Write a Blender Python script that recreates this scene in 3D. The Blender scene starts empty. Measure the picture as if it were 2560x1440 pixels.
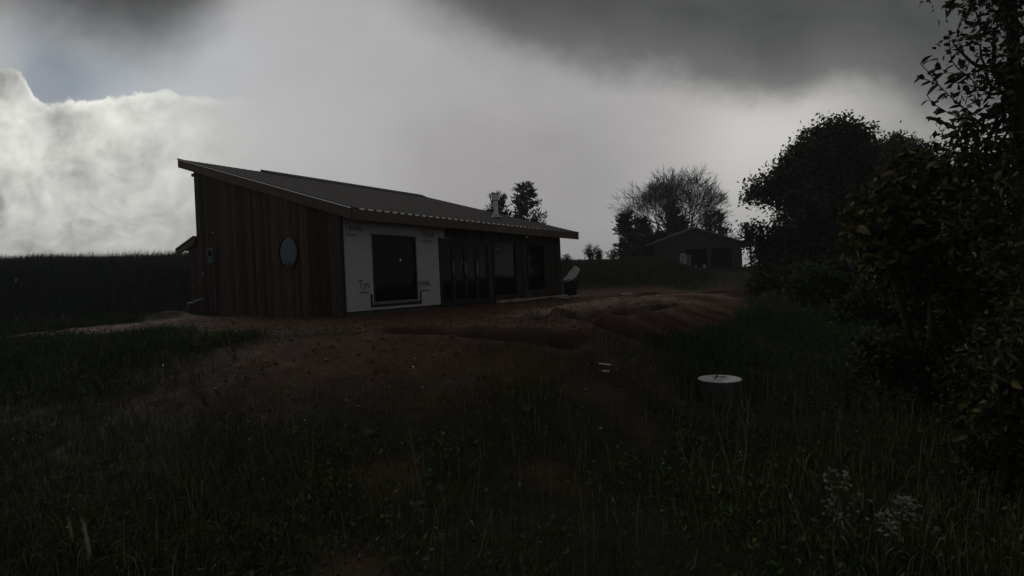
import bpy, math, random
import numpy as np
from mathutils import Matrix, Vector
SC = bpy.context.scene
COL = SC.collection
rng = np.random.default_rng(7)
random.seed(7)
R = math.radians

# ------------------------------------------------------------------ camera
FPX = 1310.86
PITCH, ROLL, HC = -0.011044, -0.04095, 0.8039
_F = np.array([0, math.cos(PITCH), math.sin(PITCH)])
_R0 = np.array([1.0, 0, 0]); _U0 = np.cross(_R0, _F)
_R = math.cos(ROLL) * _R0 + math.sin(ROLL) * _U0
_U = -math.sin(ROLL) * _R0 + math.cos(ROLL) * _U0
CAM = np.array([0, 0, HC])
cd = bpy.data.cameras.new('camera'); cam = bpy.data.objects.new('camera', cd); COL.objects.link(cam)
cd.sensor_width = 36; cd.lens = FPX / 2560 * 36; cd.clip_start = 0.05; cd.clip_end = 5000
cam.matrix_world = Matrix(((_R[0], _U[0], -_F[0], 0), (_R[1], _U[1], -_F[1], 0), (_R[2], _U[2], -_F[2], HC), (0, 0, 0, 1)))
SC.camera = cam

def ray(px, py):
    return _F + _R * (px - 1280) / FPX - _U * (py - 720) / FPX
def at(px, py, Y):
    d = ray(px, py); return CAM + d * (Y / d[1])
def onz(px, py, z):
    d = ray(px, py); return CAM + d * ((z - HC) / d[2])
def uv(px, py):
    d = ray(px, py); return d[0] / d[1], d[2] / d[1]

# ------------------------------------------------------------------ exposure
vs = SC.view_settings
SC.display_settings.display_device = 'sRGB'
vs.view_transform = 'Standard'; vs.look = 'None'; vs.gamma = 1; vs.use_curve_mapping = False
vs.exposure = -1.2
GAIN = 2 ** 1.2            # sky radiance per displayed unit

# ------------------------------------------------------------------ sun (behind the clouds, front left)
SUN_EL, SUN_AZ = R(22), R(-48)
sl = bpy.data.lights.new('sun', 'SUN'); sl.energy = 0.5; sl.angle = R(14); sl.color = (1.0, .95, .87)
so = bpy.data.objects.new('sun', sl); COL.objects.link(so)
sdir = Vector((math.sin(SUN_AZ) * math.cos(SUN_EL), math.cos(SUN_AZ) * math.cos(SUN_EL), math.sin(SUN_EL)))
so.rotation_euler = sdir.to_track_quat('Z', 'Y').to_euler(); so.location = (0, 0, 40)

# ------------------------------------------------------------------ world: storm sky
W = bpy.data.worlds.new('World'); SC.world = W; W.use_nodes = True
nt = W.node_tree; nt.nodes.clear()
def N(t, **k):
    n = nt.nodes.new(t)
    for a, b in k.items(): setattr(n, a, b)
    return n
def setin(s, v):
    if isinstance(v, bpy.types.NodeSocket): nt.links.new(v, s)
    else: s.default_value = v
def M(op, a, b=0.0, c=None):
    n = N('ShaderNodeMath', operation=op); setin(n.inputs[0], a); setin(n.inputs[1], b)
    if c is not None: setin(n.inputs[2], c)
    return n.outputs[0]
def sst(x, lo, hi):
    n = N('ShaderNodeMapRange', interpolation_type='SMOOTHSTEP'); setin(n.inputs['Value'], x)
    setin(n.inputs['From Min'], lo); setin(n.inputs['From Max'], hi); return n.outputs[0]
def mixc(f, a, b):
    n = N('ShaderNodeMix', data_type='RGBA'); setin(n.inputs['Factor'], f)
    setin(n.inputs['A'], (*a, 1) if isinstance(a, tuple) else a); setin(n.inputs['B'], (*b, 1) if isinstance(b, tuple) else b)
    return n.outputs['Result']
def curve(x, pts, xr, yr):
    xs = M('DIVIDE', M('SUBTRACT', x, xr[0]), xr[1] - xr[0])
    n = N('ShaderNodeFloatCurve'); setin(n.inputs['Value'], xs)
    c = n.mapping.curves[0]
    P = [((p[0] - xr[0]) / (xr[1] - xr[0]), (p[1] - yr[0]) / (yr[1] - yr[0])) for p in pts]
    P = [(min(1, max(0, a)), min(1, max(0, b))) for a, b in P]
    while len(c.points) < len(P): c.points.new(.5, .5)
    for q, p in zip(c.points, P): q.location = p
    n.mapping.update()
    return M('ADD', M('MULTIPLY', n.outputs[0], yr[1] - yr[0]), yr[0])
tc = N('ShaderNodeTexCoord'); sp = N('ShaderNodeSeparateXYZ'); nt.links.new(tc.outputs['Generated'], sp.inputs[0])
dx, dy, dz = sp.outputs
yy = M('MAXIMUM', dy, .12)
u = M('DIVIDE', dx, yy); v = M('DIVIDE', dz, yy)
front = sst(dy, .1, .45)
cx = N('ShaderNodeCombineXYZ'); setin(cx.inputs[0], u); setin(cx.inputs[1], v)
def noise(sx, sy, scale, detail=5, rough=.55, seed=0.0, dist=0.0, vec=None):
    m = N('ShaderNodeMapping'); nt.links.new(vec if vec is not None else cx.outputs[0], m.inputs[0])
    m.inputs['Scale'].default_value = (sx, sy, 1); m.inputs['Location'].default_value = (seed, seed * .7, seed * 1.3)
    n = N('ShaderNodeTexNoise'); nt.links.new(m.outputs[0], n.inputs[0])
    n.inputs['Scale'].default_value = scale; n.inputs['Detail'].default_value = detail
    n.inputs['Roughness'].default_value = rough; n.inputs['Distortion'].default_value = dist
    return M('SUBTRACT', n.outputs[0], .5)
def gauss(px, py, su, sv):
    a, b = uv(px, py)
    e = M('ADD', M('POWER', M('DIVIDE', M('SUBTRACT', u, a), su), 2.0), M('POWER', M('DIVIDE', M('SUBTRACT', v, b), sv), 2.0))
    return M('EXPONENT', M('MULTIPLY', e, -1.0))
n1 = noise(1, 1, 2.6, 6, .55, 3.1)
n2 = noise(1, 1, 7.0, 6, .6, 9.7, .4)
n3 = noise(1, .25, 5.0, 3, .5, 5.2)
wide = noise(1, 1, 1.6, 4, .5, 1.7, vec=tc.outputs['Generated'])
# the pale curtain of rain under the deck
lum = M('ADD', .405, M('ADD', M('MULTIPLY', n1, .07), M('MULTIPLY', noise(1, 1.3, 6, 6, .58, 6.1, .5), .07)))
lum = M('ADD', lum, M('MULTIPLY', gauss(300, 420, .42, .30), .15))
lum = M('ADD', lum, M('MULTIPLY', gauss(1950, 340, .17, .13), .22))
lum = M('ADD', lum, M('MULTIPLY', gauss(1830, 480, .14, .16), .06))
lum = M('ADD', lum, M('MULTIPLY', gauss(2300, 420, .22, .2), -.12))
lum = M('ADD', lum, M('MULTIPLY', gauss(1350, 470, .42, .18), -.06))
lum = M('ADD', lum, M('MULTIPLY', gauss(620, 640, .6, .08), -.03))
lum = M('ADD', lum, M('MULTIPLY', n3, .035))
warm = mixc(M('ADD', gauss(1960, 350, .35, .22), 0.0), (1.0, 1.0, 1.015), (1.02, 1.0, .93))
cool = mixc(gauss(1250, 420, .45, .3), warm, (1.02, .985, .99))
rainc = N('ShaderNodeVectorMath', operation='SCALE'); setin(rainc.inputs[0], cool); setin(rainc.inputs['Scale'], M('MULTIPLY', lum, GAIN * 10))
col = rainc.outputs[0]
blu = N('ShaderNodeVectorMath', operation='MULTIPLY'); setin(blu.inputs[0], col); blu.inputs[1].default_value = (.84, .93, .98)
col = mixc(M('MULTIPLY', gauss(230, 170, .26, .10), .75), col, blu.outputs[0])
# clear slate-blue gap on the left, Nishita sky showing through thin cloud
sky = N('ShaderNodeTexSky', sky_type='NISHITA'); sky.sun_disc = False
sky.sun_elevation = SUN_EL; sky.sun_rotation = SUN_AZ % (2 * math.pi)
thin = mixc(.85, sky.outputs[0], (.165 * GAIN * 10, .225 * GAIN * 10, .30 * GAIN * 10))
gap = M('ADD', M('MULTIPLY', gauss(150, 215, .10, .055), .95), M('MULTIPLY', gauss(100, 130, .05, .07), .6))
gap = M('MINIMUM', M('MULTIPLY', gap, M('ADD', 1.0, M('MULTIPLY', n1, 1.4))), 1.0)
col = mixc(gap, col, thin)
# cumulus on the left: bright rim, mottled body
epts = [uv(*p) for p in ((-400, 60), (-60, 110), (0, 165), (40, 172), (62, 198), (85, 245), (110, 258), (160, 252), (230, 244), (330, 232), (430, 230), (540, 236), (680, 262), (900, 400), (1300, 600))]
e2 = curve(u, epts, (-1.4, .2), (-.1, .6))
dc = M('ADD', M('SUBTRACT', e2, v), M('MULTIPLY', n2, .055))
dc = M('ADD', dc, M('MULTIPLY', noise(1, 1.2, 19, 7, .65, 4.0, .5), .05))
fade = M('SUBTRACT', 1.0, sst(u, uv(300, 300)[0], uv(760, 300)[0]))
body = M('MULTIPLY', sst(dc, -.002, .006), M('ADD', .12, M('MULTIPLY', fade, .88)))
rim = M('EXPONENT', M('MULTIPLY', M('POWER', M('DIVIDE', M('SUBTRACT', dc, .007), .012), 2.0), -1.0))
puff = M('ADD', noise(1, 1.5, 8, 8, .62, 12.3, .7), M('MULTIPLY', noise(1, .8, 22, 6, .6, 2.3, .4), .5))
cl = M('ADD', .60, M('ADD', M('MULTIPLY', M('MULTIPLY', puff, M('ADD', .25, M('MULTIPLY', fade, .75))), .85), M('MULTIPLY', M('MULTIPLY', rim, fade), .17)))
cl = M('ADD', cl, M('MULTIPLY', gauss(90, 380, .06, .09), .16))
cl = M('ADD', cl, M('MULTIPLY', gauss(150, 290, .035, .04), -.22))
cl = M('ADD', cl, M('MULTIPLY', gauss(0, 190, .05, .045), -.26))
cl = M('ADD', cl, M('MULTIPLY', gauss(-30, 500, .06, .06), -.2))
cl = M('ADD', cl, M('MULTIPLY', gauss(45, 500, .02, .04), .13))
cl = M('ADD', cl, M('MULTIPLY', gauss(300, 600, .5, .07), -.07))
cl = M('ADD', cl, M('MULTIPLY', M('SUBTRACT', 1.0, fade), -.13))
vpts = [(uv(*p)[1], uv(*p)[0]) for p in ((-60, 700), (-20, 600), (30, 560), (36, 528), (22, 490), (-2, 462), (-60, 430), (-200, 380))]
e3 = curve(v, sorted(vpts), (-.1, .4), (-1.4, -.6))
d3 = M('ADD', M('SUBTRACT', e3, u), M('ADD', M('MULTIPLY', n2, .04), M('MULTIPLY', noise(1, 1, 24, 5, .6, 3.3), .02)))
sh3 = sst(d3, -.002, .03); rim3 = M('EXPONENT', M('MULTIPLY', M('POWER', M('DIVIDE', M('SUBTRACT', d3, .006), .012), 2.0), -1.0))
cl = M('ADD', cl, M('ADD', M('MULTIPLY', sh3, -.06), M('MULTIPLY', rim3, .10)))
cl = M('ADD', cl, M('ADD', M('MULTIPLY', gauss(130, 280, .03, .03), -.14), M('MULTIPLY', gauss(300, 280, .20, .05), .13)))
cc = N('ShaderNodeVectorMath', operation='SCALE'); cc.inputs[0].default_value = (.985, 1.0, .935); setin(cc.inputs['Scale'], M('MULTIPLY', cl, GAIN * 10))
col = mixc(body, col, cc.outputs[0])
# dark storm deck: lower edge along the front, everything overhead and behind
dpts = [uv(*p) for p in ((-500, 60), (0, 5), (130, 58), (260, 92), (350, 104), (440, 70), (530, -15), (700, -140), (900, -110), (1050, -20), (1180, 60), (1300, 130), (1480, 180), (1700, 215), (1880, 255), (1970, 262), (2060, 215), (2160, 205), (2300, 270), (2560, 330), (3000, 350))]
e1 = curve(u, dpts, (-1.6, 1.6), (-.1, 1.0))
dd = M('ADD', M('SUBTRACT', v, e1), M('ADD', M('MULTIPLY', n1, .10), M('ADD', M('MULTIPLY', n2, .05), M('MULTIPLY', noise(1, 1.4, 17, 5, .6, 7.7, .6), .03))))
crisp = sst(u, -.25, .25)
ds = M('ADD', M('MULTIPLY', sst(dd, -.035, .05), .65), M('MULTIPLY', sst(dd, -.06, .18), .35))
deck = M('ADD', M('MULTIPLY', ds, crisp), M('MULTIPLY', sst(dd, -.12, .10), M('SUBTRACT', 1.0, crisp)))
deck = M('MAXIMUM', deck, M('SUBTRACT', 1.0, front))
dl = M('ADD', .083, M('ADD', M('MULTIPLY', wide, .06), M('ADD', M('MULTIPLY', n1, .035), M('MULTIPLY', noise(1, 2.2, 5, 6, .6, 8.8, .8), .05))))
dl = M('MULTIPLY', dl, M('SUBTRACT', 1.0, M('MULTIPLY', M('MULTIPLY', sst(v, .2, .6), front), .12)))
lowb = M('MULTIPLY', M('EXPONENT', M('MULTIPLY', M('MAXIMUM', dz, 0.0), -4.0)), .05)
dl = M('ADD', dl, M('MULTIPLY', lowb, M('SUBTRACT', 1.0, front)))
dcol = N('ShaderNodeVectorMath', operation='SCALE'); dcol.inputs[0].default_value = (.97, 1.0, 1.02); setin(dcol.inputs['Scale'], M('MULTIPLY', dl, GAIN * 10))
col = mixc(deck, col, dcol.outputs[0])
bg = N('ShaderNodeBackground'); bg.inputs['Strength'].default_value = .1; nt.links.new(col, bg.inputs[0])
wo = N('ShaderNodeOutputWorld'); nt.links.new(bg.outputs[0], wo.inputs[0])

# ------------------------------------------------------------------ materials
def mat(name, c, rough=.8, spec=.3, var=.25, scale=6.0, stretch=(1, 1, 1), bump=0.0, bscale=30.0, objrand=0.0, attr=None,
        metal=0.0, c2=None, coat=0.0, ior=None, sheen=0.0, trans=0.0):
    m = bpy.data.materials.new(name); m.use_nodes = True; t = m.node_tree; b = t.nodes['Principled BSDF']
    L = t.links.new
    b.inputs['Roughness'].default_value = rough; b.inputs['Metallic'].default_value = metal
    b.inputs['Specular IOR Level'].default_value = spec
    if coat: b.inputs['Coat Weight'].default_value = coat; b.inputs['Coat Roughness'].default_value = .12
    if ior: b.inputs['IOR'].default_value = ior
    tcn = t.nodes.new('ShaderNodeTexCoord'); mp = t.nodes.new('ShaderNodeMapping'); L(tcn.outputs['Object'], mp.inputs[0]); mp.inputs['Scale'].default_value = stretch
    nz = t.nodes.new('ShaderNodeTexNoise'); L(mp.outputs[0], nz.inputs[0]); nz.inputs['Scale'].default_value = scale; nz.inputs['Detail'].default_value = 6; nz.inputs['Roughness'].default_value = .6
    rp = t.nodes.new('ShaderNodeValToRGB'); L(nz.outputs[0], rp.inputs[0])
    rp.color_ramp.elements[0].position = .3; rp.color_ramp.elements[1].position = .7
    d = c2 if c2 else tuple(x * (1 - var) for x in c); h = c if c2 else tuple(min(1, x * (1 + var)) for x in c)
    rp.color_ramp.elements[0].color = (*d, 1); rp.color_ramp.elements[1].color = (*h, 1)
    out = rp.outputs[0]
    if objrand:
        oi = t.nodes.new('ShaderNodeObjectInfo'); ma = t.nodes.new('ShaderNodeMapRange'); L(oi.outputs['Random'], ma.inputs[0])
        ma.inputs['To Min'].default_value = 1 - objrand; ma.inputs['To Max'].default_value = 1 + objrand
        vm = t.nodes.new('ShaderNodeVectorMath'); vm.operation = 'SCALE'; L(out, vm.inputs[0]); L(ma.outputs[0], vm.inputs['Scale']); out = vm.outputs[0]
    if attr:
        an = t.nodes.new('ShaderNodeAttribute'); an.attribute_name = attr
        vm = t.nodes.new('ShaderNodeVectorMath'); vm.operation = 'MULTIPLY'; L(out, vm.inputs[0]); L(an.outputs['Color'], vm.inputs[1]); out = vm.outputs[0]
    L(out, b.inputs['Base Color'])
    if bump:
        bn = t.nodes.new('ShaderNodeTexNoise'); L(mp.outputs[0], bn.inputs[0]); bn.inputs['Scale'].default_value = bscale; bn.inputs['Detail'].default_value = 5
        bp = t.nodes.new('ShaderNodeBump'); bp.inputs['Strength'].default_value = bump; bp.inputs['Distance'].default_value = .02
        L(bn.outputs[0], bp.inputs['Height']); L(bp.outputs[0], b.inputs['Normal'])
    return m
MT = {}
MT['siding'] = mat('wood_siding', (.112, .080, .061), .85, .2, scale=5, stretch=(6, 6, .5), bump=.35, bscale=22, objrand=.5, c2=(.052, .037, .030))
MT['fascia'] = mat('fascia_wood', (.19, .142, .105), .8, .25, scale=5, stretch=(.8, .8, 6), bump=.2, objrand=.2, c2=(.14, .098, .064))
MT['sheath'] = mat('wall_sheathing', (.10, .085, .07), .9, .1)
MT['wrap'] = mat('house_wrap', (.62, .62, .66), .6, .3, var=.06, scale=3, bump=.12, bscale=5)
MT['ink'] = mat('wrap_ink', (.15, .16, .20), .7, .2, var=.1)
MT['roof'] = mat('roof_metal', (.15, .13, .117), .7, .12, var=.14, scale=2, objrand=.05)
MT['trimw'] = mat('drip_edge_metal', (.92, .92, .92), .22, .5, var=.02, metal=1.0)
MT['glass'] = mat('dark_glass', (.006, .007, .008), .06, .18, var=.1)
MT['mirror'] = mat('coated_glass', (.085, .09, .093), .14, .5, var=.05, metal=1.0)
MT['frame'] = mat('dark_frame', (.016, .016, .017), .5, .4, var=.15)
MT['lightframe'] = mat('pale_strip', (.42, .40, .38), .6, .3, var=.15)
MT['tape'] = mat('flashing_tape', (.02, .02, .022), .5, .3)
MT['steel'] = mat('flue_steel', (.62, .62, .62), .32, .5, var=.12, scale=8, stretch=(6, 6, .6), metal=.8)
MT['box'] = mat('meter_grey', (.10, .11, .11), .6, .4, var=.15)
MT['conc'] = mat('concrete', (.11, .11, .105), .85, .2, var=.3, scale=9, bump=.4)
MT['lid'] = mat('wet_pale_lid', (.92, .91, .89), .3, .6, scale=9, bump=.02, bscale=10, c2=(.50, .48, .45))
MT['pale'] = mat('pale_plastic', (.70, .71, .72), .4, .5, var=.12, coat=.5)
MT['lumber'] = mat('pale_lumber', (.50, .43, .33), .6, .4, var=.2, scale=6, objrand=.2, coat=.4)
MT['bin'] = mat('black_bin', (.02, .022, .023), .6, .3)
MT['pipe'] = mat('pale_pipe', (.42, .47, .43), .5, .4)
MT['garage'] = mat('garage_metal', (.085, .078, .070), .75, .25, var=.12, scale=3, stretch=(4, 4, .3))
MT['groof'] = mat('garage_roof_edge', (.26, .26, .27), .5, .4, var=.1)
MT['bark'] = mat('bark', (.060, .050, .040), .95, .1, var=.35, scale=9, stretch=(1, 1, .3), bump=.5)
MT['barkg'] = mat('grey_bark', (.085, .075, .065), .95, .1, var=.25)
MT['leaf'] = mat('tree_leaves', (.062, .078, .036), .6, .25, var=.3, scale=1.5, attr='Col')
MT['leafn'] = mat('single_leaf', (.075, .082, .030), .5, .35, var=.3, scale=8, objrand=.45)
MT['leafo'] = mat('autumn_leaf', (.20, .125, .03), .5, .3, scale=8, objrand=.5, c2=(.11, .10, .028))
MT['grass'] = mat('grass_blades', (1, 1, 1), .65, .2, var=.12, scale=2, attr='Col')
MT['stem'] = mat('dry_stem', (.26, .22, .15), .7, .3, var=.25)
MT['stemg'] = mat('green_stem', (.09, .11, .05), .7, .3, var=.25)
MT['seed'] = mat('seed_head', (.46, .45, .33), .7, .3, var=.2, scale=40)
MT['petal'] = mat('downy_flower', (.48, .46, .42), .9, .1, var=.25, scale=30)
MT['yellow'] = mat('yellow_flower', (.26, .21, .05), .9, .1, var=.25, scale=30)
MT['stone'] = mat('stone', (.10, .085, .072), .7, .3, var=.4, scale=3, bump=.3)
MT['ice'] = mat('sleet', (.9, .92, .95), .3, .5, var=.03)

# ------------------------------------------------------------------ mesh helpers
class MB:
    def __init__(s): s.v = []; s.f = []; s.smooth = False
    def add(s, vs_, fs):
        o = len(s.v); s.v += [tuple(map(float, p)) for p in vs_]; s.f += [tuple(i + o for i in f) for f in fs]; return s
    def box(s, x0, x1, y0, y1, z0, z1):
        return s.add([(x0, y0, z0), (x1, y0, z0), (x1, y1, z0), (x0, y1, z0), (x0, y0, z1), (x1, y0, z1), (x1, y1, z1), (x0, y1, z1)],
                     [(0, 3, 2, 1), (4, 5, 6, 7), (0, 1, 5, 4), (1, 2, 6, 5), (2, 3, 7, 6), (3, 0, 4, 7)])
    def hexa(s, P): return s.add(P, [(0, 3, 2, 1), (4, 5, 6, 7), (0, 1, 5, 4), (1, 2, 6, 5), (2, 3, 7, 6), (3, 0, 4, 7)])
    def prism(s, poly, axis, a, b):   # poly of 2-tuples extruded along axis a..b ; axis 0 -> poly is (y,z); 1 -> (x,z)
        n = len(poly); mk = (lambda p, q: (q, p[0], p[1])) if axis == 0 else (lambda p, q: (p[0], q, p[1]))
        vs_ = [mk(p, a) for p in poly] + [mk(p, b) for p in poly]
        return s.add(vs_, [tuple(range(n))[::-1], tuple(range(n, 2 * n))] + [(i, (i + 1) % n, n + (i + 1) % n, n + i) for i in range(n)])
    def tube(s, pts, rad, n=6, cap=True):
        pts = [np.array(p, float) for p in pts]; rs = rad if hasattr(rad, '__len__') else [rad] * len(pts)
        vs_ = []; fs = []
        for i, p in enumerate(pts):
            t = pts[min(i + 1, len(pts) - 1)] - pts[max(i - 1, 0)]; t /= (np.linalg.norm(t) + 1e-9)
            a = np.cross(t, (0, 0, 1.0) if abs(t[2]) < .9 else (1.0, 0, 0)); a /= np.linalg.norm(a); b = np.cross(t, a)
            for k in range(n):
                w = 2 * math.pi * k / n; vs_.append(p + rs[i] * (a * math.cos(w) + b * math.sin(w)))
        for i in range(len(pts) - 1):
            for k in range(n): fs.append((i * n + k, i * n + (k + 1) % n, (i + 1) * n + (k + 1) % n, (i + 1) * n + k))
        if cap: fs += [tuple(range(n))[::-1], tuple(range((len(pts) - 1) * n, len(pts) * n))]
        return s.add(vs_, fs)
    def lathe(s, prof, n=24, c=(0, 0, 0)):
        vs_ = []; fs = []
        for r_, z in prof:
            for k in range(n):
                w = 2 * math.pi * k / n; vs_.append((c[0] + r_ * math.cos(w), c[1] + r_ * math.sin(w), c[2] + z))
        for i in range(len(prof) - 1):
            for k in range(n): fs.append((i * n + k, i * n + (k + 1) % n, (i + 1) * n + (k + 1) % n, (i + 1) * n + k))
        fs += [tuple(range(n))[::-1], tuple(range((len(prof) - 1) * n, len(prof) * n))]
        return s.add(vs_, fs)
    def build(s, name, m, parent=None, smooth=False, **props):
        me = bpy.data.meshes.new(name); me.from_pydata(s.v, [], s.f); me.materials.append(m)
        if smooth: me.polygons.foreach_set('use_smooth', [True] * len(me.polygons))
        me.update(); return link(name, me, parent, **props)
def link(name, me, parent=None, **props):
    o = bpy.data.objects.new(name, me); COL.objects.link(o)
    if parent: o.parent = parent
    for k, q in props.items(): o[k] = q
    return o
def npmesh(name, V, F, m, col=None, parent=None, smooth=False, **props):
    """V (n,3); F list of (k,m) int arrays"""
    me = bpy.data.meshes.new(name); V = np.asarray(V, np.float32)
    me.vertices.add(len(V)); me.vertices.foreach_set('co', V.ravel())
    loops = np.concatenate([f.ravel() for f in F]).astype(np.int32); tot = np.concatenate([np.full(len(f), f.shape[1]) for f in F]).astype(np.int32)
    me.loops.add(len(loops)); me.loops.foreach_set('vertex_index', loops)
    me.polygons.add(len(tot)); st = np.concatenate([[0], np.cumsum(tot)[:-1]]).astype(np.int32)
    me.polygons.foreach_set('loop_start', st)
    me.polygons.foreach_set('loop_total', tot)
    if smooth: me.polygons.foreach_set('use_smooth', np.ones(len(tot), bool))
    me.update(calc_edges=True); me.materials.append(m)
    if col is not None:
        a = me.color_attributes.new('Col', 'FLOAT_COLOR', 'POINT'); c4 = np.ones((len(V), 4), np.float32); c4[:, :3] = col
        a.data.foreach_set('color', c4.ravel())
    return link(name, me, parent, **props)
def thing(name, label, cat, loc=(0, 0, 0), rotz=0.0, group=None):
    o = bpy.data.objects.new(name, None); COL.objects.link(o); o.location = tuple(map(float, loc)); o.rotation_euler = (0, 0, rotz)
    o.empty_display_size = .2; o['label'] = label; o['category'] = cat
    if group: o['group'] = group
    return o
def tag(o, label, cat, group=None):
    o['label'] = label; o['category'] = cat
    if group: o['group'] = group
    return o

# ------------------------------------------------------------------ terrain
def vnoise(x, y, seed=0):
    xi = np.floor(x).astype(np.int64); yi = np.floor(y).astype(np.int64); fx = x - xi; fy = y - yi
    fx = fx * fx * (3 - 2 * fx); fy = fy * fy * (3 - 2 * fy)
    def h(a, b):
        k = (a * 374761393 + b * 668265263 + seed * 1274126177) & 0xffffffff
        k = ((k ^ (k >> 13)) * 1274126177) & 0xffffffff
        return ((k ^ (k >> 16)) & 0xffff) / 65535.0
    return (h(xi, yi) * (1 - fx) + h(xi + 1, yi) * fx) * (1 - fy) + (h(xi, yi + 1) * (1 - fx) + h(xi + 1, yi + 1) * fx) * fy
def fbm(x, y, s, oct=4, seed=0):
    r = 0; a = .5; t = 0
    for i in range(oct): r = r + a * vnoise(x * s, y * s, seed + i); t += a; a *= .5; s *= 2.03
    return r / t - .5
def ss(x, a=0.0, b=1.0):
    t = np.clip((x - a) / (b - a), 0, 1); return t * t * (3 - 2 * t)
def pdist(x, y, pts):
    d = np.full(np.shape(x), 1e9)
    for (ax, ay), (bx, by) in zip(pts[:-1], pts[1:]):
        vx, vy = bx - ax, by - ay; t = np.clip(((x - ax) * vx + (y - ay) * vy) / (vx * vx + vy * vy), 0, 1)
        d = np.minimum(d, np.hypot(x - ax - t * vx, y - ay - t * vy))
    return d
def crest(x): return np.interp(x, [-20, -10, -4, 1, 2.2, 3.5, 5, 7, 9, 12, 20], [12.5, 11.5, 9.4, 9.2, 10.8, 14.5, 18.0, 20.5, 23, 30, 48])
def bankd(x, y): return -.953 * (x + 13) + .302 * (y - 15)
def moundm(x, y): return ss(y, 29.5, 39) * (1 - ss(x - .265 * y, 0, .11 * y + .6)) * ss(x, -14, -6) * (1 - ss(y, 52, 60))
TR = []
def gz(x, y, micro=True):
    x = np.asarray(x, float); y = np.asarray(y, float)
    dcr = y - crest(x); w = np.interp(x, [-6, .5, 2.2, 3.5, 5, 9], [5.2, 4.8, 5.2, 7.0, 8.0, 8.0])
    z = -1.25 * ss(-dcr / w)
    z = z + .0375 * np.clip(y - 27, 0, 45) * ss(y, 24, 34)
    e = bankd(x, y)
    z = z + (2.0 + .05 * np.clip(y - 22, -4, 30)) * ss(e, -1.2, 10.5) * ss(y, 6, 15)
    z = z + 1.4 * moundm(x, y)
    z = z + 1.1 * ss(x - y * .62, 4, 16) * ss(y, 12, 30)
    z = z + (-1.29 - z) * np.exp(-(((x - 3.44) / .9) ** 2 + ((y - 8.3) / .9) ** 2))
    if micro:
        calm = 1 - .75 * ss(x, .5, 2) * (1 - ss(x, 8, 10)) * ss(y, 8.5, 10) * (1 - ss(y, 24, 27))
        z = z + calm * (.10 * fbm(x, y, .35, 3, 3) + .07 * fbm(x, y, 1.6, 4, 11)) + .035 * fbm(x, y, 6.0, 2, 15) + .55 * fbm(x, y, .25, 3, 77) * ss(bankd(x, y), 3, 8)
        pad = ss(dcr, -3, 0)
        for i, L in enumerate(TR):
            d = pdist(x, y, L); z = z + (-.15 * np.exp(-(d / .18) ** 2) + .08 * np.exp(-((d - .42) / .16) ** 2))
        # the pit of loosened soil at the back corner
        z = z + .22 * np.exp(-(((x + 12.0) / .8) ** 2 + ((y - 18.6) / .5) ** 2))
    return z
def onG(px, py):
    d = ray(px, py); t_ = 4 + np.arange(2600) * .02; q = CAM[None] + d[None] * t_[:, None]; h = gz(q[:, 0], q[:, 1], False)
    k = int(np.argmax(q[:, 2] <= h)); return (q[k, 0], q[k, 1])
for _L in (
    [(1890, 752), (1760, 738), (1640, 739), (1540, 751), (1450, 768), (1390, 790), (1340, 808)],
    [(1860, 758), (1740, 744), (1640, 747), (1560, 760), (1490, 780), (1430, 798)],
    [(1640, 757), (1590, 763), (1540, 774), (1590, 795), (1640, 815), (1700, 838)],
    [(1690, 762), (1630, 768), (1590, 777), (1640, 795), (1700, 812), (1770, 832)],
    [(1680, 770), (1740, 790), (1790, 806)], [(1720, 764), (1780, 782), (1825, 796)],
    [(1400, 796), (1480, 800), (1560, 790)], [(1430, 802), (1520, 824), (1600, 843), (1650, 858)],
    [(1320, 748), (1430, 752), (1500, 748), (1620, 738)], [(1000, 838), (1100, 834), (1200, 840), (1330, 850), (1420, 860)]):  # last line follows the shadow below the pad's lip
    TR.append([onG(*p_) for p_ in _L])
BPL = [onG(*p_) for p_ in ((1150, 850), (1330, 856), (1480, 854), (1640, 846), (1760, 826), (1842, 795))]
RBL = [onG(*p_) for p_ in ((1700, 845), (1780, 826), (1842, 800), (1850, 775), (1868, 752), (1885, 742))]
RBL = sorted(RBL, key=lambda p_: p_[1]) + [(12.5, 30.0)]
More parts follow.
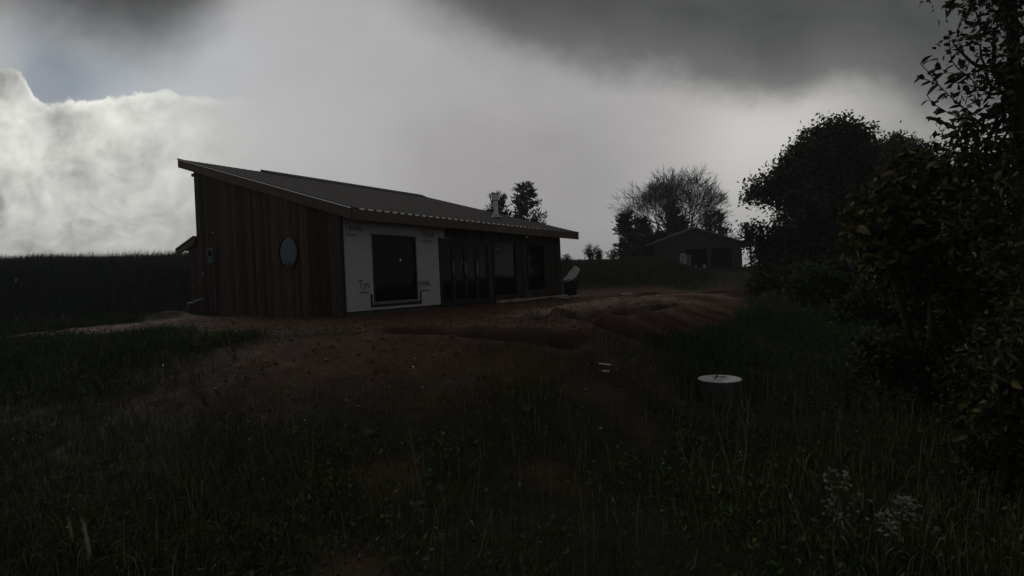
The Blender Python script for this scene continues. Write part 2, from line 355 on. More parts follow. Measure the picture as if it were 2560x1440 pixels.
def dirtmask(x, y):
    x = np.asarray(x, float); y = np.asarray(y, float)
    dcr = y - crest(x); n = fbm(x, y, .55, 4, 21); n2_ = fbm(x, y, 2.3, 3, 33)
    m = ss(dcr + 2.2 * n, -.9, .5)
    m = np.maximum(m, np.exp(-((x + 2.4) / 3.4) ** 2 - ((y - 8.1) / 1.35) ** 2) * 1.2 + n * .5 * (y > 6))
    m = np.maximum(m, ss(y - np.interp(x, [p_[0] for p_ in BPL], [p_[1] for p_ in BPL]) + 1.2 * n, -.25, .35) * ss(x, .2, 1.0) * (y < 26))
    m = np.maximum(m, .62 * ss(y + 2 * n, 6.6, 8.0) * ss(x, -2, 0) * (1 - ss(x, 2.0, 3.2)) + n * .4 * (x < 3))
    m = m * (1 - ss(bankd(x, y) + 1.2 * n, -.7, .4)) * (1 - ss(moundm(x, y), .03, .15))
    m = m * (1 - ss(-x + n, 11.4, 12.6))
    m = m * (1 - ss(-x, 6.0, 7.5) * (1 - ss(y + n, 10.8, 12.6)))
    drive = [(7, 20), (11, 25), (15.5, 35), (19.8, 48), (21.7, 57)]
    dr = .75 * (1 - ss(pdist(x, y, drive) + n * 2, 1.2, 2.6))
    m = np.where(y > 26, np.maximum(m * (1 - ss(y, 30, 34)) * (x < 9), dr), m)
    m = m * (1 - ss(x - np.interp(y, [p_[1] for p_ in RBL], [p_[0] for p_ in RBL]) + n, -.3, .6) * (1 - dr))
    fg = .6 * ss(fbm(x, y, .8, 3, 55), .10, .24) * (y < 9) * (1 - ss(x, 1.8, 2.8))
    m = np.maximum(m, fg)
    return np.clip(m + .35 * n2_ * (m > .05) * (m < .98), 0, 1)
def axis(lo, hi, d0, d1, step, far):
    a = list(np.arange(d0, d1, step)); s = step; p = a[-1]
    while p < hi: s *= 1.16; p += min(s, far); a.append(p)
    s = step; p = d0; b = []
    while p > lo: s *= 1.16; p -= min(s, far); b.append(p)
    return np.array(b[::-1] + a)
gx = axis(-260, 260, -15, 10, .10, 40); gy = axis(-120, 420, 2.4, 24, .09, 40)
GX, GY = np.meshgrid(gx, gy); GZ = gz(GX, GY)
nx, ny = len(gx), len(gy); I = np.arange(nx * ny).reshape(ny, nx)
Fq = np.stack([I[:-1, :-1], I[:-1, 1:], I[1:, 1:], I[1:, :-1]], -1).reshape(-1, 4)
DM = dirtmask(GX, GY)
SHEENP = [onG(px, py) for px, py in ((1400, 785), (1470, 766), (1560, 748), (1680, 741), (1780, 742))]
SHEENQ = [onG(px, py) for px, py in ((1500, 772), (1560, 764), (1620, 756), (1700, 752))]
PALEL = [onG(px, py) for px, py in ((270, 820), (350, 812), (470, 796))]
def dry(x, y): return np.clip(np.maximum(np.maximum(np.exp(-(pdist(x, y, SHEENP) / .95) ** 2), np.exp(-(pdist(x, y, SHEENQ) / .95) ** 2)), .7 * np.exp(-(pdist(x, y, PALEL) / .7) ** 2)) * (.8 + 1.2 * fbm(x, y, 1.5, 3, 61)), 0, 1)  # pale soil strip on the left; sky sheen painted pale on the right bank
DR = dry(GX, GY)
DARKLINES = np.zeros_like(GX)
for _l in TR: DARKLINES = np.maximum(DARKLINES, np.exp(-(pdist(GX, GY, _l) / .24) ** 2))
DARKLINES = np.clip(DARKLINES * (1.0 + .8 * fbm(GX, GY, 1.2, 3, 44)), 0, 1)  # soil darkened along the tracks; shadow under the pad lip painted in too
def ground_mat():
    m = bpy.data.materials.new('red_soil_and_turf'); m.use_nodes = True; t = m.node_tree; b = t.nodes['Principled BSDF']; L = t.links.new
    tcn = t.nodes.new('ShaderNodeTexCoord'); an = t.nodes.new('ShaderNodeAttribute'); an.attribute_name = 'Col'
    def nz(sc, d=6):
        n = t.nodes.new('ShaderNodeTexNoise'); L(tcn.outputs['Object'], n.inputs[0]); n.inputs['Scale'].default_value = sc; n.inputs['Detail'].default_value = d; n.inputs['Roughness'].default_value = .65; return n.outputs[0]
    def ramp(f, a, b_, p0=.3, p1=.7):
        r = t.nodes.new('ShaderNodeValToRGB'); L(f, r.inputs[0]); r.color_ramp.elements[0].position = p0; r.color_ramp.elements[1].position = p1
        r.color_ramp.elements[0].color = (*a, 1); r.color_ramp.elements[1].color = (*b_, 1); return r.outputs[0]
    soil0 = ramp(nz(1.3), (.098, .050, .034), (.175, .095, .064)); fine = ramp(nz(14), (.65, .65, .65), (1.28, 1.25, 1.22))
    sx = t.nodes.new('ShaderNodeSeparateColor'); L(an.outputs['Color'], sx.inputs[0])
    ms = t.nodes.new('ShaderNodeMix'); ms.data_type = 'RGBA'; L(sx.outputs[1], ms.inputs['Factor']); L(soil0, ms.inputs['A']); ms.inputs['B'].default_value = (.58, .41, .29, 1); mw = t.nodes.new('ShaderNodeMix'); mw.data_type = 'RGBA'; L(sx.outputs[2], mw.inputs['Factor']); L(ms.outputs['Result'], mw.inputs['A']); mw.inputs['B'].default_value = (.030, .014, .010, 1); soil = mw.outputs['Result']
    mu = t.nodes.new('ShaderNodeVectorMath'); mu.operation = 'MULTIPLY'; L(soil, mu.inputs[0]); L(fine, mu.inputs[1])
    turf = ramp(nz(5), (.022, .026, .012), (.052, .050, .026))
    mx = t.nodes.new('ShaderNodeMix'); mx.data_type = 'RGBA'; L(sx.outputs[0], mx.inputs['Factor']); L(turf, mx.inputs['A']); L(mu.outputs[0], mx.inputs['B'])
    L(mx.outputs['Result'], b.inputs['Base Color'])
    rr = ramp(nz(2.2), (.5,) * 3, (.85,) * 3); L(rr, b.inputs['Roughness']); b.inputs['Specular IOR Level'].default_value = .09
    bp = t.nodes.new('ShaderNodeBump'); bp.inputs['Strength'].default_value = .9; bp.inputs['Distance'].default_value = .04; L(nz(26, 8), bp.inputs['Height']); L(bp.outputs[0], b.inputs['Normal'])
    return m
go = npmesh('ground', np.stack([GX, GY, GZ], -1).reshape(-1, 3), [Fq], ground_mat(), col=np.stack([DM.ravel(), DR.ravel(), DARKLINES.ravel()], 1), smooth=True, kind='structure')
def zat(x, y): return float(gz(np.array([x]), np.array([y]))[0])

def ground_at(px, py):
    d = ray(px, py); lo = 1.5
    for k in range(3000):
        q = CAM + d * (lo + k * .02)
        if q[2] < zat(q[0], q[1]): return q
    return q

# ------------------------------------------------------------------ house
YAW = .6177; HX, HY = -4.791, 14.946
HL, SL, WD, LN, FH = 2.907, .2964, 8.80, 12.41, .353
OF, ON, OFAR, OB = .603, .06, .69, 1.06
house = thing('house', 'unfinished wooden house with a single slope metal roof and part white wrapped wall', 'house', (HX, HY, 0), math.pi / 2 - YAW)
hz = lambda t: HL + SL * t
BZ = -.12
# walls (local x along the long front, y into the house)
OPN = [(1.06, 2.90, .32, 2.42), (3.98, 6.78, .06, 2.42), (7.05, 8.66, .26, 2.5), (9.5, 10.95, .40, 2.5)]
fw = MB(); prev = 0.0
for a, b, z0, z1 in OPN:
    fw.box(prev, a, .03, .2, BZ, HL); fw.box(a, b, .03, .2, BZ, z0); fw.box(a, b, .03, .2, z1, HL); prev = b
fw.box(prev, LN, .03, .2, BZ, HL)
front_wall = fw.build('front_wall', MT['sheath'], house)
gw = MB().prism([(.2, BZ), (WD, BZ), (WD, hz(WD)), (.2, hz(.2))], 0, .03, .2).build('gable_wall', MT['sheath'], house)
MB().prism([(.2, BZ), (WD, BZ), (WD, hz(WD)), (.2, hz(.2))], 0, LN - .2, LN - .03).build('far_gable_wall', MT['siding'], house)
MB().box(.2, LN - .2, WD - .17, WD, BZ, hz(WD - .17)).build('back_wall', MT['siding'], house)
MB().box(.2, LN - .2, .2, WD - .17, BZ, .05).build('floor_slab', MT['conc'], house)
MB().box(-.02, LN, -.03, .03, BZ - .25, .02).build('foundation', MT['conc'], house)
# siding boards, gable
t = .04; bw = .2
while t < WD - .02:
    w = min(bw - .008, WD - t); d = random.uniform(.018, .03)
    b = MB().hexa([(.03 - d, t, BZ - random.uniform(0, .03)), (.03, t, BZ), (.03, t + w, BZ), (.03 - d, t + w, BZ - random.uniform(0, .03)),
                   (.03 - d, t, hz(t)), (.03, t, hz(t)), (.03, t + w, hz(t + w)), (.03 - d, t + w, hz(t + w))])
    b.build('siding_board', MT['siding'], gw); t += bw
# siding boards, front (right of the doors, and over the doors and windows)
def fboard(s, w, z0, z1):
    d = random.uniform(.018, .03); MB().box(s, s + w, .03 - d, .0295, z0, z1).build('siding_board', MT['siding'], front_wall)
s = 4.32
while s < LN - .05:
    c = s + .1; op = [o for o in OPN if o[0] - .09 < c < o[1] + .09]
    w = min(.192, LN - s)
    if op:
        o = op[0]; fboard(s, w, o[3] + .07, HL)
        if o[2] > .2: fboard(s, w, BZ, o[2] - .05)
    elif s > 6.7: fboard(s, w, BZ, HL)
    s += .2
MB().box(-.055, .03, -.055, .045, BZ, HL - .02).build('corner_board', MT['siding'], house)
# house wrap with window hole, wrinkled
xs = np.concatenate([np.linspace(.05, 1.06, 13), np.linspace(1.06, 2.9, 19)[1:], np.linspace(2.9, 3.96, 13)[1:]]); zs = np.concatenate([np.linspace(.14, .32, 4), np.linspace(.32, 2.42, 23)[1:], np.linspace(2.42, 2.88, 6)[1:]])
wb = MB(); XX, ZZ = np.meshgrid(xs, zs); yo = -.004 - .022 * np.abs(fbm(XX * 1.0, ZZ * 2.0, 1.6, 3, 5)) - .004 * (fbm(XX, ZZ, 6, 2, 9) + .5)
vv = np.stack([XX, yo, ZZ], -1).reshape(-1, 3); ff = []
for j in range(len(zs) - 1):
    for i in range(len(xs) - 1):
        cxm, czm = (xs[i] + xs[i + 1]) / 2, (zs[j] + zs[j + 1]) / 2
        if 1.06 < cxm < 2.9 and .32 < czm < 2.42: continue
        k = j * len(xs) + i; ff.append((k, k + 1, k + 1 + len(xs), k + len(xs)))
wb.add(vv, ff); wb.box(3.97, 4.29, -.02, .025, 2.46, 2.88)
wrap = wb.build('house_wrap', MT['wrap'], front_wall, smooth=False)
def lettering(body, s, z, size, clip=None):
    c = bpy.data.curves.new('lettering', 'FONT'); c.body = body; c.size = size; c.extrude = .0008
    o = bpy.data.objects.new('tmp', c); COL.objects.link(o); dg = bpy.context.evaluated_depsgraph_get()
    me = bpy.data.meshes.new_from_object(o.evaluated_get(dg)); bpy.data.objects.remove(o)
    me.materials.clear(); me.materials.append(MT['ink'])
    l = link('lettering', me, wrap); l.rotation_euler = (R(90), 0, 0); l.scale = (.8, 1, 1); l.location = (s, -.024, z)
lettering('Tyv', .50, .80, .36); lettering('HomeWr', .52, .64, .115)
lettering('yvek.', 2.93, .80, .36); lettering('HomeWrap', 2.98, .62, .12)
lettering('Tyvek.', .10, 2.50, .30); lettering('HomeWrap', .14, 2.33, .10)
lettering('Tyvek', 3.15, 2.44, .32); lettering('HomeWrap', 3.2, 2.28, .11)
# windows
def window(name, s0, s1, z0, z1, fr='frame', mull=()):
    w = MB(); y0, y1 = -.015, .1; f = .055
    w.box(s0, s0 + f, y0, y1, z0, z1); w.box(s1 - f, s1, y0, y1, z0, z1)
    w.box(s0 + f, s1 - f, y0, y1, z0, z0 + f); w.box(s0 + f, s1 - f, y0, y1, z1 - f, z1)
    o = w.build(name, MT[fr], house)
    e = [s0 + f] + list(mull) + [s1 - f]
    for m_ in mull: MB().box(m_ - .025, m_ + .025, y0 + .012, y1, z0 + f, z1 - f).build('mullion', MT[fr], o)
    for a, b in zip(e[:-1], e[1:]): MB().box(a, b, .045, .055, z0 + f, z1 - f).build('pane', MT['glass'], o)
    return o
w1 = window('window', 1.065, 2.895, .325, 2.415, mull=())
MB().box(1.0, 2.95, -.05, -.022, 2.425, 2.452).build('head_flashing', MT['lightframe'], w1)
MB().box(1.02, 2.94, -.075, -.0155, .34, .37).build('sill', MT['lightframe'], w1)
tp = MB(); tp.box(.93, 1.0, -.03, -.022, .22, .62); tp.box(2.96, 3.03, -.03, -.022, .22, .62); tp.box(1.0, 2.96, -.03, -.022, .22, .30)
tp.build('flashing_tape', MT['tape'], w1)
window('window', 7.06, 8.65, .27, 2.49, mull=()); window('window', 9.51, 10.94, .41, 2.49)
# patio doors
pd = MB(); pd.box(3.985, 4.05, -.02, .12, .06, 2.41); pd.box(6.71, 6.775, -.02, .12, .06, 2.41); pd.box(4.05, 6.71, -.02, .12, 2.34, 2.41); pd.box(4.05, 6.71, -.06, .12, .06, .10)
door = pd.build('patio_door', MT['frame'], house)
for i in range(4):
    a = 4.055 + i * .664; b = a + .655; q = MB(); f = .07
    q.box(a, a + f, .0, .06, .105, 2.33); q.box(b - f, b, .0, .06, .105, 2.33); q.box(a + f, b - f, .0, .06, .105, .26); q.box(a + f, b - f, .0, .06, 2.22, 2.33)
    q.build('door_leaf', MT['frame'], door)
    MB().box(a + f, b - f, .025, .035, .26, 2.22).build('pane', MT['glass'], door)
    if i < 3: MB().tube([(b - .03, -.035, 1.15), (b - .03, -.045, 1.35), (b - .03, -.035, 1.62)], .014, 6).build('handle', MT['steel'], door)
MB().box(3.98, 4.5, -.06, -.026, 2.43, 2.456).build('head_flashing', MT['lightframe'], door)
# round window in the gable
def ring(r0, r1, x0, x1, c, n=40):
    m = MB(); vs_ = []
    for rr, x in ((r0, x0), (r1, x0), (r1, x1), (r0, x1)):
        for k in range(n): w = 2 * math.pi * k / n; vs_.append((x, c[0] + rr * math.cos(w), c[1] + rr * math.sin(w)))
    fs = [(j * n + k, j * n + (k + 1) % n, ((j + 1) % 4) * n + (k + 1) % n, ((j + 1) % 4) * n + k) for j in range(4) for k in range(n)]
    return m.add(vs_, fs)
RWC = (2.68, 2.02)
rw = ring(.48, .545, -.045, .02, RWC).build('round_window', MT['frame'], house)
pn = MB(); n = 40; pn.add([(-.015, RWC[0] + .482 * math.cos(2 * math.pi * k / n), RWC[1] + .482 * math.sin(2 * math.pi * k / n)) for k in range(n)], [tuple(range(n))])
pn.build('pane', MT['mirror'], rw)
# meter, beam end
mb = MB().box(-.17, -.005, 7.2, 7.62, 1.95, 2.5).build('meter_box', MT['box'], house)
MB().tube([(-.172, 7.41, 2.3), (-.28, 7.41, 2.3)], .1, 16).build('meter_dome', MT['glass'], mb)
MB().tube([(-.05, 7.41, 1.95), (-.05, 7.41, .0)], .028, 8).build('conduit', MT['box'], mb)
MB().box(.02, .2, WD + .002, WD + .22, 5.36, 5.46).build('beam_end', MT['frame'], house)
# roof
T0, T1 = -OF, WD + OB; S0, S1 = -ON, LN + OFAR
top = lambda t: hz(t) + FH
rf = MB(); rf.prism([(T0 + .03, top(T0 + .03) - .16), (T1 - .03, top(T1 - .03) - .16), (T1 - .03, top(T1 - .03) - .03), (T0 + .03, top(T0 + .03) - .03)], 0, S0 + .03, S1 - .03)
roof = rf.build('roof', MT['sheath'], house)
RP = .305; pw = 3 * RP; k = 0; s = S0
CH = (9.82, 1.83)
while s < S1 - .05:
    e = min(s + pw, S1); m = MB(); t0, t1 = T0 - .03, T1 + .01
    nose = 0.0
    prof = [(s, 0)]
    r_ = s + RP / 2
    while r_ < e - .02:
        prof += [(r_ - .035, 0), (r_ - .018, .007), (r_ + .018, .007), (r_ + .035, 0)]; r_ += RP
    prof += [(e - .0015, 0)]
    vs_ = [(x, t0, top(t0) + h - .018) for x, h in prof] + [(x, t1, top(t1) + h - .018) for x, h in prof] + [(x, t0, top(t0) + h - .03) for x, h in prof]
    L = len(prof); fs = [(i, i + 1, L + i + 1, L + i) for i in range(L - 1)] + [(2 * L + i, 2 * L + i + 1, i + 1, i) for i in range(L - 1)]
    m.add(vs_, fs); m.build('roof_panel', MT['roof'], roof)
    # bright eave trim shows between the ribs
    r_ = s + RP / 2
    while r_ < e - .02:
        MB().box(r_ + .06, min(r_ + RP - .06, S1), t0 - .012, t0 - .002, top(t0) - .058, top(t0) - .022).build('eave_trim', MT['trimw'], roof); r_ += RP
    s = e
ridge_s0 = 3.3
MB().prism([(T1 - .55, top(T1 - .55) + .012), (T1 - .1, top(T1 - .1) + .085), (T1 + .06, top(T1) + .09), (T1 + .06, top(T1) - .04)], 0, ridge_s0, S1 + .02).build('ridge_cap', MT['roof'], roof)
# fascia boards: eave and rakes
L = (S1 - S0) / 4
for i in range(4): MB().box(S0 + i * L + .001, S0 + (i + 1) * L - .001, T0 - .025, T0 + .02, top(T0) - FH, top(T0) - .05 - .006).build('fascia_board', MT['fascia'], roof)
for sx in (S0, S1):
    n = 3
    for i in range(n):
        a = T0 + .021 + (T1 - T0 - .03) * i / n; b = T0 + .021 + (T1 - T0 - .03) * (i + 1) / n - .002
        x0, x1 = (sx - .025, sx + .02) if sx == S0 else (sx - .02, sx + .025)
        MB().prism([(a, top(a) - FH), (b, top(b) - FH), (b, top(b) - .06), (a, top(a) - .06)], 0, x0, x1).build('fascia_board', MT['fascia'], roof)
    x0, x1 = (sx - .04, sx + .05) if sx == S0 else (sx - .05, sx + .04)
    MB().prism([(T0 - .03, top(T0 - .03) - .058), (T1, top(T1) - .058), (T1, top(T1) + .006), (T0 - .03, top(T0 - .03) + .006)], 0, x0, x1).build('rake_trim', MT['roof'], roof)
    MB().prism([(T0, top(T0) - .05), (T1, top(T1) - .05), (T1, top(T1) - .025), (T0, top(T0) - .025)], 0, x0 - .004 if sx == S0 else x1, x0 if sx == S0 else x1 + .004).build('drip_edge', MT['trimw'], roof)
MB().box(S0, S1, T1 - .02, T1 + .02, top(T1) - FH, top(T1) - .05).build('fascia_board', MT['fascia'], roof)
MB().prism([(T0 + .03, hz(T0) + .06), (0, hz(0) + .06), (0, hz(0) + .085), (T0 + .03, hz(T0) + .085)], 0, S0 + .03, S1 - .03).build('soffit', MT['siding'], roof)
MB().prism([(WD, hz(WD) + .06), (T1 - .03, hz(T1) + .04), (T1 - .03, hz(T1) + .07), (WD, hz(WD) + .09)], 0, S0 + .03, S1 - .03).build('soffit', MT['siding'], roof)
# flue pipe
zc = top(CH[1])
fl = MB().lathe([(.105, -.15), (.105, .80)], 20, (CH[0], CH[1], zc)).build('flue_pipe', MT['steel'], house)
MB().lathe([(.12, .74), (.19, .76), (.19, 1.0), (.165, 1.02), (.165, .985)], 20, (CH[0], CH[1], zc)).build('flue_cap', MT['steel'], fl)
MB().lathe([(.26, .0), (.25, .03), (.13, .12), (.125, .2)], 20, (CH[0], CH[1], zc - .02)).build('flue_flashing', MT['steel'], fl)
# lean-to along the back
lr = MB(); lt0, lt1 = WD + .002, 10.35
lr.prism([(lt0, 3.06), (lt1, 2.68), (lt1, 2.60), (lt0, 2.98)], 0, -.12, LN)
lean = lr.build('lean_to_roof', MT['roof'], house)
MB().prism([(lt0, 2.975), (lt1 - .01, 2.595), (lt1 - .01, 2.40), (lt0, 2.74)], 0, -.1, -.05).build('fascia_board', MT['fascia'], lean)
lw = MB().box(.03, LN - .2, WD + .002, 9.50, BZ, 2.52).build('lean_to_wall', MT['sheath'], house)
t = WD + .01
while t < 9.5: MB().box(.004, .0295, t, min(t + .192, 9.5), BZ, 2.6).build('siding_board', MT['siding'], lw); t += .2
def hpt(s, t, z):
    d1 = np.array([math.sin(YAW), math.cos(YAW)]); d2 = np.array([-math.cos(YAW), math.sin(YAW)])
    p = np.array([HX, HY]) + d1 * s + d2 * t; return np.array([p[0], p[1], z])

# ------------------------------------------------------------------ things round the house
p = hpt(-.3, 9.25, 0); z = zat(p[0], p[1])
tag(MB().tube([(p[0], p[1], z - .05), (p[0] + .10, p[1] + .03, z + .35), hpt(-.16, 8.92, .52), hpt(-.1, 8.8, .60), hpt(-.06, 8.35, .66)], .028, 8).build('plastic_pipe', MT['pipe'], smooth=True),
    'pale plastic pipe bent up from the soil against the left corner of the wooden house', 'pipe')
def plank(a, b, w, h, label, m='lumber', name='lumber_plank', group='planks lying along the house front', cat='plank'):
    a = np.array(a, float); b = np.array(b, float); d = b - a; ln = np.linalg.norm(d); d /= ln; q = np.array([-d[1], d[0], 0])
    a[2] = zat(a[0], a[1]) + .015; b[2] = zat(b[0], b[1]) + .015; up = np.array([0, 0, h])
    P = [a - q * w / 2, b - q * w / 2, b + q * w / 2, a + q * w / 2]; P = P + [x + up for x in P]
    return tag(MB().hexa(P).build(name, MT[m]), label, cat, group)
plank(hpt(7.3, -.62, 0), hpt(11.3, -.46, 0), .14, .09, 'long pale plank lying on the soil below the two right windows')
plank(hpt(8.6, -.18, 0), hpt(12.6, -.12, 0), .14, .08, 'darker long plank pressed against the foot of the house wall behind the pale one')
plank(hpt(6.85, -.35, 0), hpt(8.3, -.3, 0), .2, .1, 'short grey plank beside the right edge of the patio doors')
plank(onz(1400, 748, 0), onz(1421, 746, 0), .16, .05, 'white scrap strip lying on soil in front of the black bin', 'pale', 'scrap_strip', 'white scraps on the soil', 'scrap')
plank(onz(1431, 743, 0), onz(1446, 742, 0), .12, .05, 'small white scrap strip right of the black bin', 'pale', 'scrap_strip', 'white scraps on the soil', 'scrap')
plank(onz(1556, 737, 0), onz(1578, 736, 0), .2, .05, 'tiny pale scrap strip at the far edge of the dirt track', 'pale', 'scrap_strip', 'white scraps on the soil', 'scrap')
# two white sticks in the weeds near the riser
for px, py, a, ln, lb in ((1512, 921, -.5, .17, 'longer white scrap lying in weeds left of the concrete riser'), (1514, 939, .1, .10, 'shorter white scrap lying in weeds just below the longer one')):
    q = ground_at(px, py); q[2] = zat(q[0], q[1]) + .05
    o = MB().hexa([(-ln / 2, -.02, 0), (ln / 2, -.015, 0), (ln / 2, .015, .01), (-ln / 2, .02, .005), (-ln / 2, -.02, .008), (ln / 2, -.015, .009), (ln / 2, .015, .018), (-ln / 2, .02, .013)]).build('scrap_strip', MT['pale'])
    o.location = tuple(q); o.rotation_euler = (.1, .1, a); tag(o, lb, 'scrap', 'white scraps in the weeds')
# black bin with raised sheet
bp_ = at(1424, 733, 27.5); bz = zat(bp_[0], bp_[1])
bn = thing('storage_bin', 'black bin topped by a raised creased white sheet, right of the house', 'bin', (bp_[0], bp_[1], bz - .02), .12)
hb = .70
b = MB(); b.hexa([(-.36, -.3, 0), (.30, -.3, 0), (.30, .3, 0), (-.36, .3, 0), (-.40, -.34, hb), (.34, -.34, hb), (.34, .34, hb), (-.40, .34, hb)]); b.box(-.43, .37, -.37, .37, hb + .001, hb + .05); b.build('bin_body', MT['bin'], bn)
nx_, ny_ = 11, 9; vs_ = []; fs = []
up_ = lambda a: np.array([-.40, -.28, .80]) * (1 - a) + np.array([.34, .12, 1.56]) * a
lo_ = lambda a: np.array([-.28, -.37, .755]) * (1 - a) ** 2 + 2 * a * (1 - a) * np.array([.36, -.46, .80]) + np.array([.60, -.05, 1.40]) * a * a
for j in range(ny_):
    for i in range(nx_):
        a = i / (nx_ - 1); c = j / (ny_ - 1); q_ = up_(a) * (1 - c) + lo_(a) * c
        vs_.append((q_[0], q_[1] - .05 * math.sin(c * 15 + a * 1.5) * (.25 + a), q_[2] + .02 * math.sin(a * 14 + c * 4)))
for j in range(ny_ - 1):
    for i in range(nx_ - 1): k = j * nx_ + i; fs.append((k, k + 1, k + nx_ + 1, k + nx_))
nb = len(vs_); vs_ += [(x + .012, y + .03, z - .012) for x, y, z in vs_]; fs += [tuple(q + nb for q in f)[::-1] for f in fs]
edge = [i for i in range(nx_)] + [j * nx_ + nx_ - 1 for j in range(1, ny_)] + [(ny_ - 1) * nx_ + i for i in range(nx_ - 2, -1, -1)] + [j * nx_ for j in range(ny_ - 2, 0, -1)]
fs += [(edge[i], edge[(i + 1) % len(edge)], edge[(i + 1) % len(edge)] + nb, edge[i] + nb) for i in range(len(edge))]
MB().add(vs_, fs).build('raised_sheet', MT['pale'], bn, smooth=False)
sd = MB(); sd.hexa([(-.40, -.345, hb + .055), (.36, -.345, hb + .055), (.36, -.31, hb + .055), (-.40, -.31, hb + .055), (-.40, -.345, hb + .09), (.30, -.345, hb + .24), (.30, -.31, hb + .24), (-.40, -.31, hb + .09)]); sd.build('side_flap', MT['box'], bn)
# concrete riser with lid
rp_ = onz(1799, 946, -.93); rx, ry = rp_[0], rp_[1]; rz0 = zat(rx, ry) - .12
rs = thing('septic_riser', 'round concrete riser with a wet pale lid standing in the grass', 'riser', (rx, ry, rz0))
lidz = -.93 - rz0
MB().lathe([(.325, 0), (.328, lidz * .5), (.335, lidz - .014)], 40).build('riser_body', MT['conc'], rs, smooth=False)
ld = MB().lathe([(.33, lidz - .013), (.342, lidz - .012), (.342, lidz - .003), (.336, lidz), (.18, lidz + .003), (.001, lidz + .004)], 40).build('lid', MT['lid'], rs, smooth=False)
hd = MB(); hd.tube([(-.07, -.02, lidz + .004), (-.06, -.02, lidz + .03), (.10, -.02, lidz + .03), (.11, -.02, lidz + .004)], .007, 6); hd.build('handle', MT['frame'], ld)
sk = MB().tube([(-.09, -.06, 0), (-.03, .02, .035), (.03, .10, .09)], [.014, .011, .006], 6); sk.tube([(-.08, -.05, .005), (-.12, .03, .012)], [.007, .004], 5); sk.tube([(-.06, -.02, .02), (.02, -.10, .012)], [.007, .004], 5)
o = sk.build('twig', MT['bark']); o.location = (rx, ry, -.93 + .02); tag(o, 'dark forked twig lying on the pale lid of the concrete riser', 'twig')

# ------------------------------------------------------------------ garage
GYD = 60.0
g0 = at(1747, 671, GYD); gb = g0[2]; sc_ = GYD / FPX
garage = thing('garage', 'low grey gable fronted garage with two dark open bays below the bare tree', 'garage', (g0[0], GYD, gb), R(2))
gxp = lambda px: (px - 1747) * sc_
Lx, Rx = gxp(1637), gxp(1858); rxg = gxp(1737); rh = 4.55; el = 2.72; er = rh - (Rx - rxg) * .325; el = rh - (rxg - Lx) * .325
ops = [(gxp(1713), gxp(1769), .1, 2.25), (gxp(1779), gxp(1832), .1, 2.3)]
q = MB(); pv = Lx
for a, b, z0, z1 in ops: q.box(pv, a, 0, .15, -.4, 2.31); q.box(a, b, 0, .15, z1, 2.31) if z1 < 2.3 else None; q.box(a, b, 0, .15, -.4, z0); pv = b
q.box(pv, Rx, 0, .15, -.4, 2.31)
q.prism([(Lx, 2.311), (Rx, 2.311), (Rx, er), (rxg, rh), (Lx, el)], 1, 0, .15)
q.build('front_wall', MT['garage'], garage)
q = MB(); q.box(Lx, Lx + .15, .151, 9, -.4, el - .1); q.box(Rx - .15, Rx, .151, 9, -.4, er - .1); q.box(Lx, Rx, 9.001, 9.15, -.4, er); q.build('side_wall', MT['garage'], garage)
MB().box(Lx + .16, Rx - .16, .16, 8.9, -.4, .02).build('floor_slab', MT['conc'], garage)
def groof(x0, z0, x1, z1):
    MB().prism([(x0, z0), (x1, z1), (x1, z1 + .14), (x0, z0 + .14)], 1, -.45, 9.4).build('roof', MT['garage'], garage)
    MB().prism([(x0, z0 + .02), (x1, z1 + .02), (x1, z1 + .155), (x0, z0 + .155)], 1, -.49, -.452).build('fascia_board', MT['groof'], garage)
groof(Lx - .9, el - .9 * .325 + .005, rxg - .002, rh + .005); groof(rxg + .002, rh + .005, gxp(1890), rh - (gxp(1890) - rxg) * .325 + .005)
for py_ in (.2, 4.5, 8.8): MB().box(gxp(1885) - .15, gxp(1885), py_, py_ + .15, -.4, rh - (gxp(1890) - rxg) * .325).build('carport_post', MT['garage'], garage)
# white door leaning on the garage
def gthing(name, label, cat, px, y, group=None): return thing(name, label, cat, (g0[0] + gxp(px), GYD + y, gb + .02), 0, group)
d = gthing('leaning_door', 'white panelled door leaning upright beside the left bay of the garage', 'door', 1704, -.6)
dm = MB(); w, h = .33, 1.72; dm.box(-w, -w + .09, 0, .05, 0, h); dm.box(w - .09, w, 0, .05, 0, h); dm.box(-w + .09, w - .09, 0, .05, 0, .14); dm.box(-w + .09, w - .09, 0, .05, h - .12, h); dm.box(-w + .09, w - .09, 0, .05, .58, .68); dm.build('door_frame', MT['pale'], d)
for x0, x1, z0, z1 in ((-.235, -.01, .145, .575), (.01, .235, .145, .575), (-.235, -.01, .685, 1.595), (.01, .235, .685, 1.595)): MB().box(x0, x1, .015, .035, z0, z1).build('door_panel', MT['lightframe'], d)
d = gthing('slatted_rack', 'pale rack of level slats standing inside the left garage bay', 'rack', 1721, .25)
for x in (-.40, .0, .40): MB().box(x - .025, x + .025, .03, .06, 0, 1.65).build('upright', MT['lightframe'], d)
for i in range(6): MB().box(-.42, .42, 0, .028, .12 + i * .26, .19 + i * .26).build('slat', MT['pale'], d)
for px, y, r_, lb in ((1736, -.5, .13, 'small white bucket on the ground in front of the left garage bay'), (1758, -.4, .18, 'larger white bucket at the right side of the left garage bay')):
    d = gthing('bucket', lb, 'bucket', px, y, 'white buckets at the garage'); MB().lathe([(r_ * .82, 0), (r_, r_ * 2.1), (r_ * 1.06, r_ * 2.1), (r_ * 1.06, r_ * 2.2), (r_ * .9, r_ * 2.2)], 14).build('bucket_body', MT['pale'], d)
    MB().tube([(-r_, 0, r_ * 2), (-r_ * .6, -r_ * .9, r_ * 1.5), (r_ * .6, -r_ * .9, r_ * 1.5), (r_, 0, r_ * 2)], .01, 5).build('handle', MT['frame'], d)
